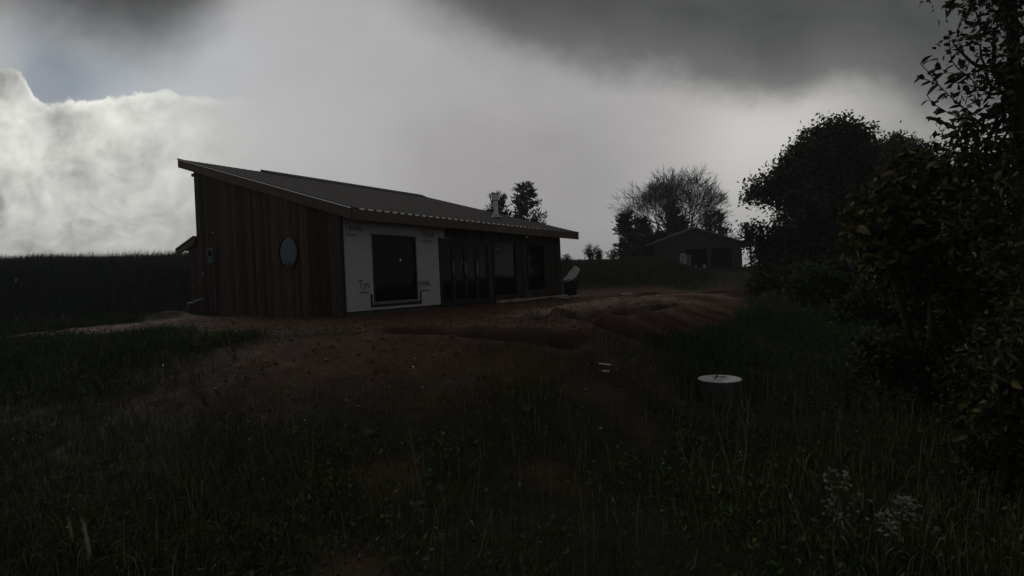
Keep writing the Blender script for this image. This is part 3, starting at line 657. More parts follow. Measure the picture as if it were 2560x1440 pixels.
# pale frame in the weeds under the right hand trees
q = at(2173, 718, 13.5); q[2] = zat(q[0], q[1])
fr = thing('metal_frame', 'faint grey frame with two legs standing half hidden in weeds under the right trees', 'frame', q, .15)
hh = .62 if q[2] < -.2 else .5
MB().box(-.24, .24, -.02, .02, hh - .14, hh).build('top_panel', MT['box'], fr)
for x in (-.24, .22): MB().box(x - .008, x + .008, -.015, .015, 0, hh - .141).build('leg', MT['box'], fr)

# ------------------------------------------------------------------ trees
def rnd_dirs(n):
    d = rng.normal(size=(n, 3)); return d / np.linalg.norm(d, axis=1, keepdims=True)
def leaf_mesh(P, size, name, m, parent=None, colr=(1, 1, 1), cvar=.35, up=.25, fold=True, aspect=.5, dirs=None, **props):
    """folded leaf at each point: 4-6 vertices"""
    n = len(P); s_ = (size * rng.uniform(.6, 1.25, n))[:, None]
    d = rnd_dirs(n) if dirs is None else dirs
    d = d + np.array([0, 0, -up]); d /= np.linalg.norm(d, axis=1, keepdims=True)
    b = np.cross(d, rnd_dirs(n)); b /= np.linalg.norm(b, axis=1, keepdims=True) + 1e-9; nn = np.cross(d, b)
    V = np.stack([P, P + d * s_ * .45 + b * s_ * aspect * .5 + nn * s_ * .10, P + d * s_, P + d * s_ * .45 - b * s_ * aspect * .5 + nn * s_ * .10], 1).reshape(-1, 3)
    i = np.arange(n) * 4; F = np.concatenate([np.stack([i, i + 1, i + 2], 1), np.stack([i, i + 2, i + 3], 1)])
    cb = np.array(colr)[None, :] * (1 + cvar * rng.uniform(-1, 1, (n, 1))) * (1 + .25 * rng.uniform(-1, 1, (n, 3)))
    return npmesh(name, V, [F], m, col=np.repeat(np.clip(cb, 0.02, 4), 4, 0), parent=parent, **props)
def lump_points(lumps, n, clump=.5, shell=.55):
    """lumps: (cx,cy,cz,r[,flat]) ; points weighted to the outside, gathered in small clumps"""
    L = np.array([(l + (1.0,))[:5] if len(l) == 4 else l for l in [tuple(map(float, l)) for l in lumps]])
    w = L[:, 3] ** 2.2; w /= w.sum(); nc = max(8, int(n / 14)); k = rng.choice(len(L), nc, p=w)
    d = rnd_dirs(nc); rad = shell + (1 - shell) * rng.random(nc) ** .6; rad *= 1 + .07 * rng.normal(size=nc)
    C = L[k, :3] + d * (rad * L[k, 3])[:, None] * np.stack([np.ones(nc), np.ones(nc), L[k, 4]], 1)
    j = rng.integers(0, nc, n); return C[j] + rng.normal(size=(n, 3)) * (clump * .5)
def limb(mb, a, b, r0, r1, wob=.06, n=5, sides=6):
    a = np.array(a, float); b = np.array(b, float); ln = np.linalg.norm(b - a); pts = []
    for i in range(n + 1):
        f = i / n; p = a + (b - a) * f
        if 0 < i < n: p = p + rng.normal(size=3) * ln * wob * .5
        p[2] += ln * .06 * math.sin(f * math.pi); pts.append(p)
    mb.tube(pts, [r0 + (r1 - r0) * i / n for i in range(n + 1)], sides); return pts
def rel(P, base): return [tuple(np.array(p) - np.array(base)) for p in P]
def leafy_tree(name, label, base, lumps_px, Y, nleaf, size, clump, colr, tr=.25, group=None, cat='tree', shell=.5, depthvar=.6, aspect=.5):
    base = np.array(base, float); root = thing(name, label, cat, base, 0, group)
    lumps = []
    for px, py, r in lumps_px:
        rr = r * Y / FPX; c = at(px, py, Y + random.uniform(-1, 1) * rr * depthvar); lumps.append((*(c - base), rr))
    m = MB(); hub = np.array([0, 0, max(.8, .32 * max(l[2] for l in lumps))])
    limb(m, (0, 0, -.2), hub, tr, tr * .7, .05, 4, 8)
    for l in lumps: limb(m, hub, np.array(l[:3]), tr * .5, tr * .12, .08, 5, 5)
    m.build('trunk', MT['bark'], root, smooth=True)
    P = lump_points(lumps, nleaf, clump, shell)
    leaf_mesh(P, size, 'crown', MT['leaf'], root, colr, aspect=aspect)
    return root, lumps
# big oak
ob = at(2075, 700, 35); ob[2] = zat(ob[0], ob[1])
leafy_tree('oak_tree', 'big rounded dark tree standing right of the garage', ob,
    [(2080, 380, 84), (2125, 375, 62), (2040, 400, 70), (2000, 430, 65), (1960, 462, 52), (1912, 470, 36), (1880, 486, 22), (2060, 480, 110), (2140, 490, 85), (2015, 545, 72), (2100, 570, 110),
     (1892, 590, 34), (1940, 605, 46), (1868, 578, 18), (2000, 640, 90), (2090, 650, 100), (1930, 650, 55), (2200, 540, 100), (2170, 640, 90), (2095, 345, 48)], 35, 95000, .27, .5, (.8, .8, .8), .32, depthvar=.8, shell=.3)
ob = at(2260, 700, 42); ob[2] = zat(ob[0], ob[1])
leafy_tree('broadleaf_tree', 'smaller dark tree with a lower uneven crown just right of the big rounded tree', ob,
    [(2235, 385, 45), (2205, 400, 35), (2285, 400, 42), (2320, 420, 40), (2240, 450, 75), (2330, 470, 60), (2290, 540, 90), (2220, 560, 80), (2240, 350, 14), (2310, 378, 16)], 42, 40000, .30, .55, (.8, .85, .8), .22, shell=.35)
# bare tree
def bare_tree(name, label, base, H, spread):
    root = thing(name, label, 'tree', base); mt = MB(); mc = MB()
    rs_ = random.Random(4)
    def grow(p, d, ln, r, depth, mb):
        pts = [p]; q = p.copy(); dd = d.copy()
        for i in range(3):
            dd = dd + np.array([rs_.gauss(0, .13), rs_.gauss(0, .13), rs_.gauss(.035, .08)]); dd /= np.linalg.norm(dd); q = q + dd * ln / 3; pts.append(q)
        mb.tube(pts, [r, r * .88, r * .76, r * .62], 5 if depth < 3 else 3, cap=False)
        if depth >= 7 or ln < .16: return
        k = 2 if depth < 2 else (3 if rs_.random() < .62 else 2)
        for i in range(k):
            ax = np.array([rs_.gauss(0, 1), rs_.gauss(0, 1), rs_.gauss(0, .5)]); ax -= dd * ax.dot(dd); ax /= np.linalg.norm(ax)
            an = rs_.uniform(.22, .62); nd = dd * math.cos(an) + ax * math.sin(an)
            st = pts[-1] if i < 2 else pts[2]
            grow(st, nd, ln * rs_.uniform(.70, .88), max(r * .60, .017), depth + 1, mc)
    for k in range(14):
        rr_ = math.sqrt((k + .5) / 14); lx_ = rr_ * math.cos(k * 2.39996) * 1.0 - .1; ly_ = rr_ * math.sin(k * 2.39996) * .6
        d = np.array([lx_ * spread, ly_, 1.0]); d /= np.linalg.norm(d)
        grow(np.array([rs_.gauss(0, .3), rs_.gauss(0, .3), -.2]), d, H * .27, H * .017, 0, mt)
    mt.build('trunk', MT['barkg'], root); mc.build('branches', MT['barkg'], root)
bt = at(1685, 655, 70); bt[2] = gb + .2
bare_tree('bare_tree', 'leafless spreading tree rising behind the garage roof', bt, 11.7, .46)
# conifers
def conifer(name, label, base, H, wd, nb=120, dens=26, needle=.32, up=.5, group=None, colr=(.75, .85, .8), top=.12, cat='tree'):
    root = thing(name, label, cat, base, 0, group); m = MB(); limb(m, (0, 0, -.2), (0, 0, H * .97), H * .018, .02, .01, 6, 6)
    P = []; D = []
    for i in range(nb):
        f = (i + random.random()) / nb; z = H * (.1 + .88 * f); ln = wd * .5 * ((1 - f) ** .75 * (1 - top) + top) * random.uniform(.55, 1.15)
        a = random.random() * 2 * math.pi; e = random.uniform(.15, up); d = np.array([math.cos(a) * math.cos(e), math.sin(a) * math.cos(e), math.sin(e)])
        b0 = np.array([0, 0, z]); b1 = b0 + d * ln; m.tube([b0, (b0 + b1) / 2 + (0, 0, -.04 * ln), b1], [.035, .025, .012], 4, cap=False)
        n = max(6, int(dens * (.4 + ln / wd * 1.6))); tt = rng.uniform(.25, 1.05, n)[:, None]
        P.append(b0 + d * ln * tt + rng.normal(size=(n, 3)) * .10 * needle / .3); D.append(d * .9 + rng.normal(size=(n, 3)) * .5 + np.array([0, 0, .35]))
    m.build('trunk', MT['bark'], root)
    D = np.concatenate(D); D /= np.linalg.norm(D, axis=1, keepdims=True)
    leaf_mesh(np.concatenate(P), needle, 'crown', MT['leaf'], root, colr, up=0, aspect=.36, dirs=D)
for px, ptop, Y, wpx, lb in ((1322, 463, 52, 100, 'taller pine with upswept branches behind the right end of the roof'), (1252, 487, 55, 82, 'shorter pine half hidden behind the flue pipe')):
    b = at(px, 668, Y); b[2] = zat(b[0], b[1]); H = at(px, ptop, Y)[2] - b[2]
    conifer('pine_tree', lb, b, H, wpx * Y / FPX * 1.4, 95, 42, .42, .75, 'pines behind the house', top=.22)
for px, ptop, Y, wpx, nm, lb in ((1572, 536, 58, 72, 'spruce_tree', 'bushy evergreen left of the garage with a ragged pointed top'), (1607, 548, 62, 60, 'spruce_tree', 'second bushy evergreen touching the left side of the garage roof'),
                                 (1688, 520, 66, 62, 'spruce_tree', 'dark narrow evergreen standing inside the leafless tree'), (1712, 545, 67, 50, 'spruce_tree', 'low evergreen just behind the garage roof ridge'),
                                 (1650, 585, 64, 70, 'spruce_tree', 'squat evergreen behind the left slope of the garage roof'),
                                 (1790, 535, 70, 95, 'spruce_tree', 'broad evergreen behind the right slope of the garage roof')):
    b = at(px, 668, Y); b[2] = gb - .1 if Y > 59 else zat(b[0], b[1]); H = at(px, ptop, Y)[2] - b[2]
    conifer(nm, lb, b, H, wpx * Y / FPX * 1.15, 120, 26, .5, .7, 'evergreens round the garage', top=.3)
# thin twiggy saplings
def sapling(label, px, ptop, Y, wpx, nleaf, name='sapling', group='saplings on the skyline', pbase=662):
    b = at(px, pbase, Y); b[2] = zat(b[0], b[1]); H = at(px, ptop, Y)[2] - b[2]; w = wpx * Y / FPX / 2
    root = thing(name, label, 'sapling', b, 0, group); m = MB(); P = []
    for i in range(16):
        a = random.random() * 6.28; f = random.random() ** .6; tip = np.array([math.cos(a) * w * f, math.sin(a) * w * f, H * random.uniform(.55, 1.0) * (1 - .25 * f)])
        pts = limb(m, (random.gauss(0, .06), random.gauss(0, .06), -.05), tip, .035, .012, .1, 5, 4)
        for q in range(nleaf): P.append(pts[-1] * random.uniform(.5, 1.03) + np.array([random.gauss(0, .12), random.gauss(0, .12), random.gauss(0, .14)]))
    m.build('stem', MT['bark'], root); leaf_mesh(np.array(P), .17, 'foliage', MT['leaf'], root, (.9, .9, .8))
sapling('tiny shrub on the skyline above the black bin', 1417, 632, 40, 26, 16)
sapling('double topped leafy sapling on the skyline between house and garage', 1478, 606, 44, 40, 34)
sapling('round leafy sapling touching the right side of the double topped one', 1497, 618, 45, 24, 26)
sapling('sparse twiggy sapling left of the ragged evergreen', 1533, 618, 48, 34, 18)
sapling('sparse bare topped sapling beside the right slope of the garage roof', 1828, 555, 66, 40, 10, pbase=668)

# ------------------------------------------------------------------ near trees on the right
LEAFM = None
def leaf_proto(name, L_, w, m, curl=.12):
    me = bpy.data.meshes.new(name); n = 6; vs_ = []; fs = []
    for i in range(n):
        f = i / (n - 1); ww = w * math.sin(math.pi * (.04 + .92 * f ** .85)) ** .8 * .5; z = -curl * L_ * f * f
        vs_ += [(-ww, f * L_, z + ww * .35), (0, f * L_, z), (ww, f * L_, z + ww * .35)]
    for i in range(n - 1):
        k = i * 3; fs += [(k, k + 1, k + 4, k + 3), (k + 1, k + 2, k + 5, k + 4)]
    me.from_pydata(vs_, [], fs); me.materials.append(m); me.update(); return me
LP = [leaf_proto('leaf', .095, .045, MT['leafn'], .10), leaf_proto('leaf', .115, .05, MT['leafn'], .35), leaf_proto('leaf', .08, .04, MT['leafn'], .6)]
LO = [leaf_proto('leaf', .16, .085, MT['leafo'], .15), leaf_proto('leaf', .19, .10, MT['leafo'], .4), leaf_proto('leaf', .14, .08, MT['leafn'], .5)]
LS = [leaf_proto('leaf', .085, .045, MT['leafo'], .2), leaf_proto('leaf', .07, .03, MT['leafn'], .5), leaf_proto('leaf', .075, .035, MT['leafn'], .4)]
def place_leaf(parent, protos, p, dirv, sc=1.0):
    o = bpy.data.objects.new('leaf', random.choice(protos)); COL.objects.link(o); o.parent = parent
    q = Vector(dirv).to_track_quat('Y', 'Z').to_euler(); o.location = tuple(map(float, p)); o.rotation_euler = (q.x, q.y + random.uniform(-1.2, 1.2), q.z); s_ = sc * random.uniform(.75, 1.2); o.scale = (s_, s_, s_)
def near_tree(name, label, base, stems, lumps_px, Y, nfol, size, colr, protos, nleaf, clump, shell=.55, tr=.09, aspect=.5, twigs=(), cat='tree', edge=lambda p: True):
    base = np.array(base, float); root = thing(name, label, cat, base)
    m = MB(); lumps = []
    for l in lumps_px:
        px, py, r = l[:3]; yy_ = (l[3] if len(l) > 3 else Y); rr = r * yy_ / FPX; c = at(px, py, yy_ + random.uniform(-.4, .4) * rr); lumps.append((*(c - base), rr))
    for st in stems:
        pts = rel([at(*q) for q in st], base); pts[0] = (pts[0][0], pts[0][1], -.15); m.tube(pts, [tr * (1 - .75 * i / len(pts)) for i in range(len(pts))], 7)
    hub = np.array(rel([at(*stems[0][len(stems[0]) // 2])], base)[0])
    for l in lumps: limb(m, hub, l[:3], tr * .3, .008, .12, 6, 5)
    lv = []
    for tw in twigs:
        pts = [np.array(q) for q in rel([at(*q) for q in tw], base)]; m.tube(pts, [.007] + [.005] * (len(pts) - 2) + [.003], 5)
        for a, b in zip(pts[:-1], pts[1:]):
            d = b - a; ln = np.linalg.norm(d); k = max(2, int(ln / .035))
            for i in range(k):
                if random.random() < .15: continue
                sd_ = np.cross(d, rnd_dirs(1)[0]); sd_ /= np.linalg.norm(sd_) + 1e-9
                lv.append((a + d * (i + random.random()) / k, d / ln * .5 + sd_ * .8 + np.array([0, 0, -.25])))
    m.build('trunk', MT['bark'], root, smooth=True)
    P = lump_points(lumps, nfol, clump, shell)
    leaf_mesh(P, size, 'foliage', MT['leaf'], root, colr, aspect=aspect, up=.5, kind='stuff')
    for p, d in lv[:220]: place_leaf(root, protos, p, d)
    Q = lump_points(lumps, 4000, clump * 1.1, .85); Qw = Q + base
    pr = (Qw - CAM) @ np.stack([_R, _U, _F], 1); sx = 1280 + FPX * pr[:, 0] / pr[:, 2]; sy = 720 - FPX * pr[:, 1] / pr[:, 2]
    ok = (sx > 1900) & (sx < 2555) & (sy > 0) & (sy < 1430); Q = Q[ok]; dist = np.linalg.norm(Qw[ok] - CAM, axis=1)
    Q = Q[np.argsort(dist)][:max(0, nleaf - len(lv[:220])) * 2]; Q = Q[rng.permutation(len(Q))][:max(0, nleaf - len(lv[:220]))]
    for p in Q: place_leaf(root, protos, p, rnd_dirs(1)[0] + np.array([0, 0, -.5]))
    return root
nb_ = at(2580, 1100, 6.2); nb_[2] = zat(nb_[0], nb_[1])
near_tree('fruit_tree', 'tall near tree of small pointed leaves along the upper right edge of the view', nb_,
    [[(2600, 1100, 6.2), (2590, 800, 6.1), (2560, 500, 6.0), (2540, 250, 5.9), (2530, 60, 5.9), (2520, -200, 5.9)], [(2600, 1100, 6.2), (2640, 700, 6.4), (2700, 300, 6.4), (2760, 0, 6.4)]],
    [(2440, 30, 60), (2480, -60, 110), (2450, 110, 55), (2500, 150, 70), (2440, 200, 45), (2470, 280, 75), (2420, 320, 50), (2430, 390, 60), (2500, 400, 90), (2540, 60, 60), (2560, 260, 70), (2600, 150, 110), (2620, 400, 120),
     (2420, 480, 70), (2500, 560, 110), (2700, 0, 160), (2720, 300, 180), (2600, -200, 180), (2380, 370, 24), (2385, 110, 14), (2600, 650, 120)],
    6.0, 6500, .10, (.8, .8, .55), LP, 300, .16, tr=.11, aspect=.45,
    twigs=[[(2440, 290, 5.8), (2390, 255, 5.75), (2345, 212, 5.7), (2325, 185, 5.7), (2300, 158, 5.7)], [(2350, 215, 5.7), (2318, 200, 5.7), (2290, 192, 5.7)], [(2330, 190, 5.7), (2340, 165, 5.7), (2345, 145, 5.7)],
           [(2430, 300, 5.8), (2375, 285, 5.75), (2330, 258, 5.7), (2316, 235, 5.7)], [(2430, 340, 5.8), (2380, 320, 5.75), (2340, 300, 5.7), (2326, 296, 5.7)], [(2430, 200, 5.8), (2395, 172, 5.8), (2378, 150, 5.8), (2372, 82, 5.8)],
           [(2440, 30, 5.8), (2400, 18, 5.8), (2370, 8, 5.8)], [(2440, 180, 5.8), (2400, 195, 5.8), (2380, 182, 5.8), (2352, 183, 5.8)], [(2440, 360, 5.8), (2400, 365, 5.8), (2362, 382, 5.8), (2350, 392, 5.8)], [(2440, 330, 5.8), (2400, 345, 5.8), (2372, 340, 5.8)]])
nb_ = at(2330, 1000, 7.6); nb_[2] = zat(nb_[0], nb_[1])
near_tree('autumn_shrub', 'tall shrub of broad yellowing leaves standing in front of the big rounded tree', nb_,
    [[(2330, 1000, 7.6), (2330, 800, 7.6), (2320, 600, 7.6), (2300, 430, 7.6)], [(2330, 1000, 7.6), (2400, 750, 7.7), (2450, 500, 7.8)], [(2330, 1000, 7.6), (2260, 780, 7.6), (2200, 600, 7.6)]],
    [(2290, 420, 45), (2250, 470, 60), (2200, 510, 55), (2170, 560, 45), (2185, 620, 50), (2270, 560, 90), (2340, 480, 90), (2380, 560, 120), (2260, 640, 80), (2440, 650, 130), (2340, 680, 90), (2480, 480, 110), (2540, 560, 140), (2540, 760, 140), (2400, 760, 80), (2500, 900, 120), (2420, 860, 60), (2640, 800, 180)],
    7.7, 15000, .15, (1.25, 1.05, .42), LO, 290, .22, tr=.06, aspect=.5,
    twigs=[[(2220, 560, 7.5), (2170, 560, 7.45), (2135, 572, 7.4)], [(2220, 640, 7.5), (2185, 655, 7.4), (2160, 665, 7.4)], [(2270, 440, 7.5), (2285, 405, 7.5), (2290, 382, 7.5)], [(2200, 520, 7.5), (2165, 505, 7.5), (2150, 500, 7.5)]], cat='shrub')
nb_ = at(2520, 1150, 4.4); nb_[2] = zat(nb_[0], nb_[1])
near_tree('autumn_shrub', 'low near shrub with a few orange leaves at the lower right edge', nb_,
    [[(2520, 1150, 4.4), (2500, 1000, 4.4), (2480, 880, 4.4)], [(2520, 1150, 4.4), (2580, 950, 4.5), (2620, 850, 4.5)]],
    [(2470, 1000, 70), (2500, 900, 70), (2430, 1060, 45), (2540, 1000, 90), (2560, 860, 110), (2600, 1080, 130), (2500, 1100, 90), (2540, 1220, 110), (2600, 1330, 130)],
    4.5, 6000, .08, (.8, .75, .4), LS, 60, .12, tr=.03, cat='shrub',
    twigs=[[(2470, 1010, 4.3), (2440, 1040, 4.3), (2410, 1080, 4.3)]])
# green thicket below and behind them
def thicket(label, px, py, Y, wpx, hpx, n, colr, size=.09, name='bramble_bush', group='brambles under the right trees'):
    b = at(px, py, Y); b[2] = zat(b[0], b[1]); lum_ = []
    for i in range(9): lum_.append((px + random.uniform(-.5, .5) * wpx, py - random.random() * hpx, random.uniform(.18, .34) * wpx * .6))
    return leafy_tree(name, label, b, lum_, Y, n, size, .25, colr, .03, group, 'bush', .4)
thicket('grey green bramble under the left edge of the yellowing shrub', 2210, 790, 11, 190, 110, 6000, (.8, .95, .6), .10)
thicket('brown bramble with dry tips below the middle of the yellowing shrub', 2310, 780, 9.5, 150, 100, 5000, (1.25, .95, .7), .10)
thicket('dark bramble at the foot of the big rounded tree', 2070, 740, 20, 240, 70, 7000, (.7, .9, .6), .16)
thicket('low bramble at the far end of the grass strip left of the big rounded tree', 1945, 720, 26, 130, 40, 5000, (.8, .85, .5), .18)
thicket('dark bramble crowding the lower right behind the white flower heads', 2330, 950, 7.5, 260, 120, 7000, (.65, .75, .45), .09)
thicket('broad bramble filling the right edge above the low near shrub', 2480, 1010, 6.5, 200, 120, 6000, (.65, .65, .4), .09)

# ------------------------------------------------------------------ grass and weeds (uncountable)
def blades(x, y, h, w, colr, lean=.5, cvar=.35, wind=(0.0, 0.0), dz=0.0):
    n = len(x); z = gz(x, y) - .02; a = rng.uniform(0, 2 * math.pi, n); ln = h * rng.uniform(.45, 1.2, n); le = ln * lean * rng.uniform(.1, 1.1, n)
    lx = np.cos(a) * le + wind[0] * ln; ly = np.sin(a) * le + wind[1] * ln; b = rng.uniform(0, 2 * math.pi, n); wx = np.cos(b) * w * .5; wy = np.sin(b) * w * .5
    V = np.empty((n, 5, 3)); B = np.stack([x, y, z], 1)
    V[:, 0] = B + np.stack([wx, wy, 0 * x], 1); V[:, 1] = B - np.stack([wx, wy, 0 * x], 1)
    mid = B + np.stack([lx * .35, ly * .35, ln * .6], 1); V[:, 2] = mid - np.stack([wx, wy, 0 * x], 1) * .7; V[:, 3] = mid + np.stack([wx, wy, 0 * x], 1) * .7
    V[:, 4] = B + np.stack([lx, ly, ln * np.clip(1 - .35 * le / ln, .4, 1)], 1)
    c = np.asarray(colr) if np.ndim(colr) > 1 else np.repeat(np.array(colr)[None], n, 0)
    c = c * (1 + cvar * rng.uniform(-1, 1, (n, 1))); C = np.repeat(c, 5, 0)
    return V.reshape(-1, 3), C, n
def build_blades(name, sets, **props):
    V = np.concatenate([s_[0] for s_ in sets]); C = np.concatenate([s_[1] for s_ in sets]); n = len(V) // 5; i = np.arange(n) * 5
    return npmesh(name, V, [np.stack([i, i + 1, i + 2, i + 3], 1), np.stack([i + 3, i + 2, i + 4], 1)], MT['grass'], col=np.clip(C, .002, 1), kind='stuff', **props)
def scatter(n, x0, x1, y0, y1, keep):
    x = rng.uniform(x0, x1, n); y = rng.uniform(y0, y1, n); k = rng.random(n) < keep(x, y); return x[k], y[k]
def pal(n, opts, w):
    k = rng.choice(len(opts), n, p=w); return np.array(opts)[k]
GREEN, OLIVE, STRAW, BROWN = (.048, .105, .026), (.075, .098, .034), (.26, .22, .12), (.11, .072, .044)
sets = []
x, y = scatter(150000, -7.5, 6.5, 2.2, 9.5, lambda x, y: np.clip(1 - dirtmask(x, y) * 1.3, 0.02, 1) * (1 - .9 * np.exp(-((x - 3.44) / .55) ** 2 - ((y - 8.15) / .7) ** 2)) * np.clip(.75 + 1.6 * fbm(x, y, .7, 3, 71), .1, 1) * (np.abs(x) < y * 1.15 + .8))
nn = len(x); hh_ = (.05 + .14 * np.clip(.5 + 1.5 * fbm(x, y, .5, 3, 81), 0, 1)) * (1 - .45 * ss(y, 6, 8.5)) + .16 * ss(-x, .8, 3.2) * ss(-y, -7.5, -4) + .10 * ss(x, 1.2, 2.6) * ss(-y, -7.0, -4)
sets.append(blades(x, y, hh_, .008, pal(nn, [GREEN, OLIVE, STRAW, BROWN], [.33, .33, .13, .21]), .9))
x, y = scatter(7000, -7.5, 6.5, 2.2, 9.5, lambda x, y: np.clip(1 - dirtmask(x, y), .05, 1) * (np.abs(x) < y * 1.15 + .8))
sets.append(blades(x, y, .5 + .25 * fbm(x, y, .6, 2, 4), .006, pal(len(x), [OLIVE, STRAW, BROWN], [.45, .30, .25]), .35))
build_blades('foreground_grass', sets, label='dark unmown grass covering the foreground slope')
sets = []
x, y = scatter(70000, -14, -4.5, 7.5, 17, lambda x, y: np.clip(1 - dirtmask(x, y) * 1.4, 0, 1) * (bankd(x, y) < .5))
sets.append(blades(x, y, (.12 + .22 * np.clip(.5 + fbm(x, y, .6, 3, 8) * 2.4, 0, 1)), .014, pal(len(x), [GREEN, OLIVE, BROWN], [.6, .3, .1]), 1.1))
x, y = scatter(90000, 1.5, 14, 7.5, 26, lambda x, y: np.clip(1 - dirtmask(x, y) * 1.3, 0, 1) * ss(x, 2.2, 3.4) * (1 - .95 * np.exp(-((x - 3.44) / .6) ** 2 - ((y - 8.2) / .75) ** 2)))
sets.append(blades(x, y, (.10 + .20 * np.clip(.5 + fbm(x, y, .6, 3, 18) * 2.4, 0, 1)), .015, pal(len(x), [GREEN, (.045, .095, .026), OLIVE], [.5, .3, .2]), 1.1))
build_blades('verge_grass', sets, label='green grass either side of the red dirt')
sets = []
x, y = scatter(120000, -42, -10, 9, 46, lambda x, y: ss(bankd(x, y) + 2 * fbm(x, y, .5, 3, 19), -.8, .9) * (np.abs(x) < y * 1.2 + 3))
sets.append(blades(x, y, (.28 + .75 * np.clip(.5 + 1.9 * fbm(x, y, .32, 4, 28), 0, 1)) * (.35 + .65 * ss(bankd(x, y), -.3, 3)), .026, pal(len(x), [(.045, .085, .06), (.065, .10, .07), (.09, .08, .05)], [.5, .35, .15]), .30, wind=(.12, 0)))
x, y = scatter(16000, -42, -10, 17, 46, lambda x, y: ss(bankd(x, y), 6, 9) * (np.abs(x) < y * 1.2 + 3))
sets.append(blades(x, y, .95 + .9 * fbm(x, y, .5, 3, 38), .02, pal(len(x), [(.05, .05, .035)], [1.0]), .2, wind=(.16, 0)))
build_blades('bank_grass', sets, label='tall dark grass on the bank left of the house')
sets = []
x, y = scatter(70000, -6, 24, 28, 58, lambda x, y: np.clip(moundm(x, y) * 3, 0, 1) * (1 - dirtmask(x, y)))
sets.append(blades(x, y, .45 + .3 * fbm(x, y, .4, 3, 48), .035, pal(len(x), [(.065, .08, .038), (.095, .085, .05), (.055, .095, .03)], [.4, .3, .3]), .35, wind=(.1, 0)))
x, y = scatter(30000, 8, 45, 14, 60, lambda x, y: (1 - dirtmask(x, y)) * (x > 6 + .33 * (y - 20)))
sets.append(blades(x, y, .32, .035, pal(len(x), [GREEN, OLIVE], [.6, .4]), .5))
build_blades('mound_grass', sets, label='rough grass on the mound between house and garage')
# broad weed leaves close to the ground
x, y = scatter(26000, -7.5, 6.5, 2.4, 9.5, lambda x, y: np.clip(1 - dirtmask(x, y), .03, 1) * np.clip(fbm(x, y, 1.1, 3, 91) * 3 + .35, 0, 1))
P = np.stack([x, y, gz(x, y) + rng.random(len(x)) * .16], 1)
leaf_mesh(P, .06, 'weed_leaves', MT['leaf'], None, (1.0, 1.5, .7), cvar=.6, up=-.1, aspect=.55, kind='stuff', label='low broad leaved weeds among the foreground grass')
# clods and pebbles
def pebbles(name, n, keep, x0, x1, y0, y1, r0, r1, m, **props):
    x, y = scatter(n, x0, x1, y0, y1, keep); k = len(x); r_ = r0 + (r1 - r0) * rng.random(k) ** 3
    base = np.array([(1, 0, 0), (0, 1, 0), (-1, 0, 0), (0, -1, 0), (0, 0, .7), (0, 0, -.6)], float)
    V = base[None] * r_[:, None, None] * rng.uniform(.6, 1.3, (k, 6, 3)) + np.stack([x, y, gz(x, y) + r_ * .25], 1)[:, None]
    i = (np.arange(k) * 6)[:, None]; F = np.concatenate([i + np.array(f)[None] for f in ((0, 1, 4), (1, 2, 4), (2, 3, 4), (3, 0, 4), (1, 0, 5), (2, 1, 5), (3, 2, 5), (0, 3, 5))])
    return npmesh(name, V.reshape(-1, 3), [F], m, kind='stuff', **props)
soilm = mat('soil_clod', (.13, .063, .042), .85, .25, var=.35, scale=3)
pebbles('soil_clods', 14000, lambda x, y: dirtmask(x, y) ** 2, -12, 9, 4.5, 24, .008, .042, soilm, label='loose clods of red soil')
MT['pebble'] = mat('pale_pebble', (.30, .27, .25), .6, .4, var=.35, scale=3)
pebbles('gravel', 6000, lambda x, y: (dirtmask(x, y) * .3 + .1) * (.25 + ss(-x, 2, 5)), -9, 7, 3, 12, .007, .034, MT['pebble'], label='pale pebbles scattered on the soil')

# ------------------------------------------------------------------ single stones, weeds and flowers
def ico(r, sub, seed, sq=(1, 1, .7)):
    import bmesh
    bm = bmesh.new(); bmesh.ops.create_icosphere(bm, subdivisions=sub, radius=1); rr = random.Random(seed)
    for v_ in bm.verts: k = 1 + rr.uniform(-.16, .16); v_.co = Vector((v_.co.x * sq[0], v_.co.y * sq[1], v_.co.z * sq[2])) * r * k
    me = bpy.data.meshes.new('stone'); bm.to_mesh(me); bm.free(); return me
for px, py, r_, lb in ((1044, 1266, .085, 'rounded wet stone at the front edge of a bare soil patch in the foreground'), (1316, 1026, .07, 'small flat stone on the slope below the house corner'), (925, 1086, .08, 'flat stone lying in the foreground grass left of centre'),
                       (1072, 1192, .05, 'small stone just behind the tall middle weed stalk'), (1755, 1017, .06, 'stone in the grass just left of and below the concrete riser'), (1708, 1014, .05, 'smaller stone further left of the concrete riser')):
    q = ground_at(px, py); r_ *= .75; me = ico(r_, 2, px, (1.2, .9, .6)); me.materials.append(MT['stone']); o = link('stone', me); o.location = (q[0], q[1], zat(q[0], q[1]) + r_ * .2); tag(o, lb, 'stone', 'stones in the foreground')
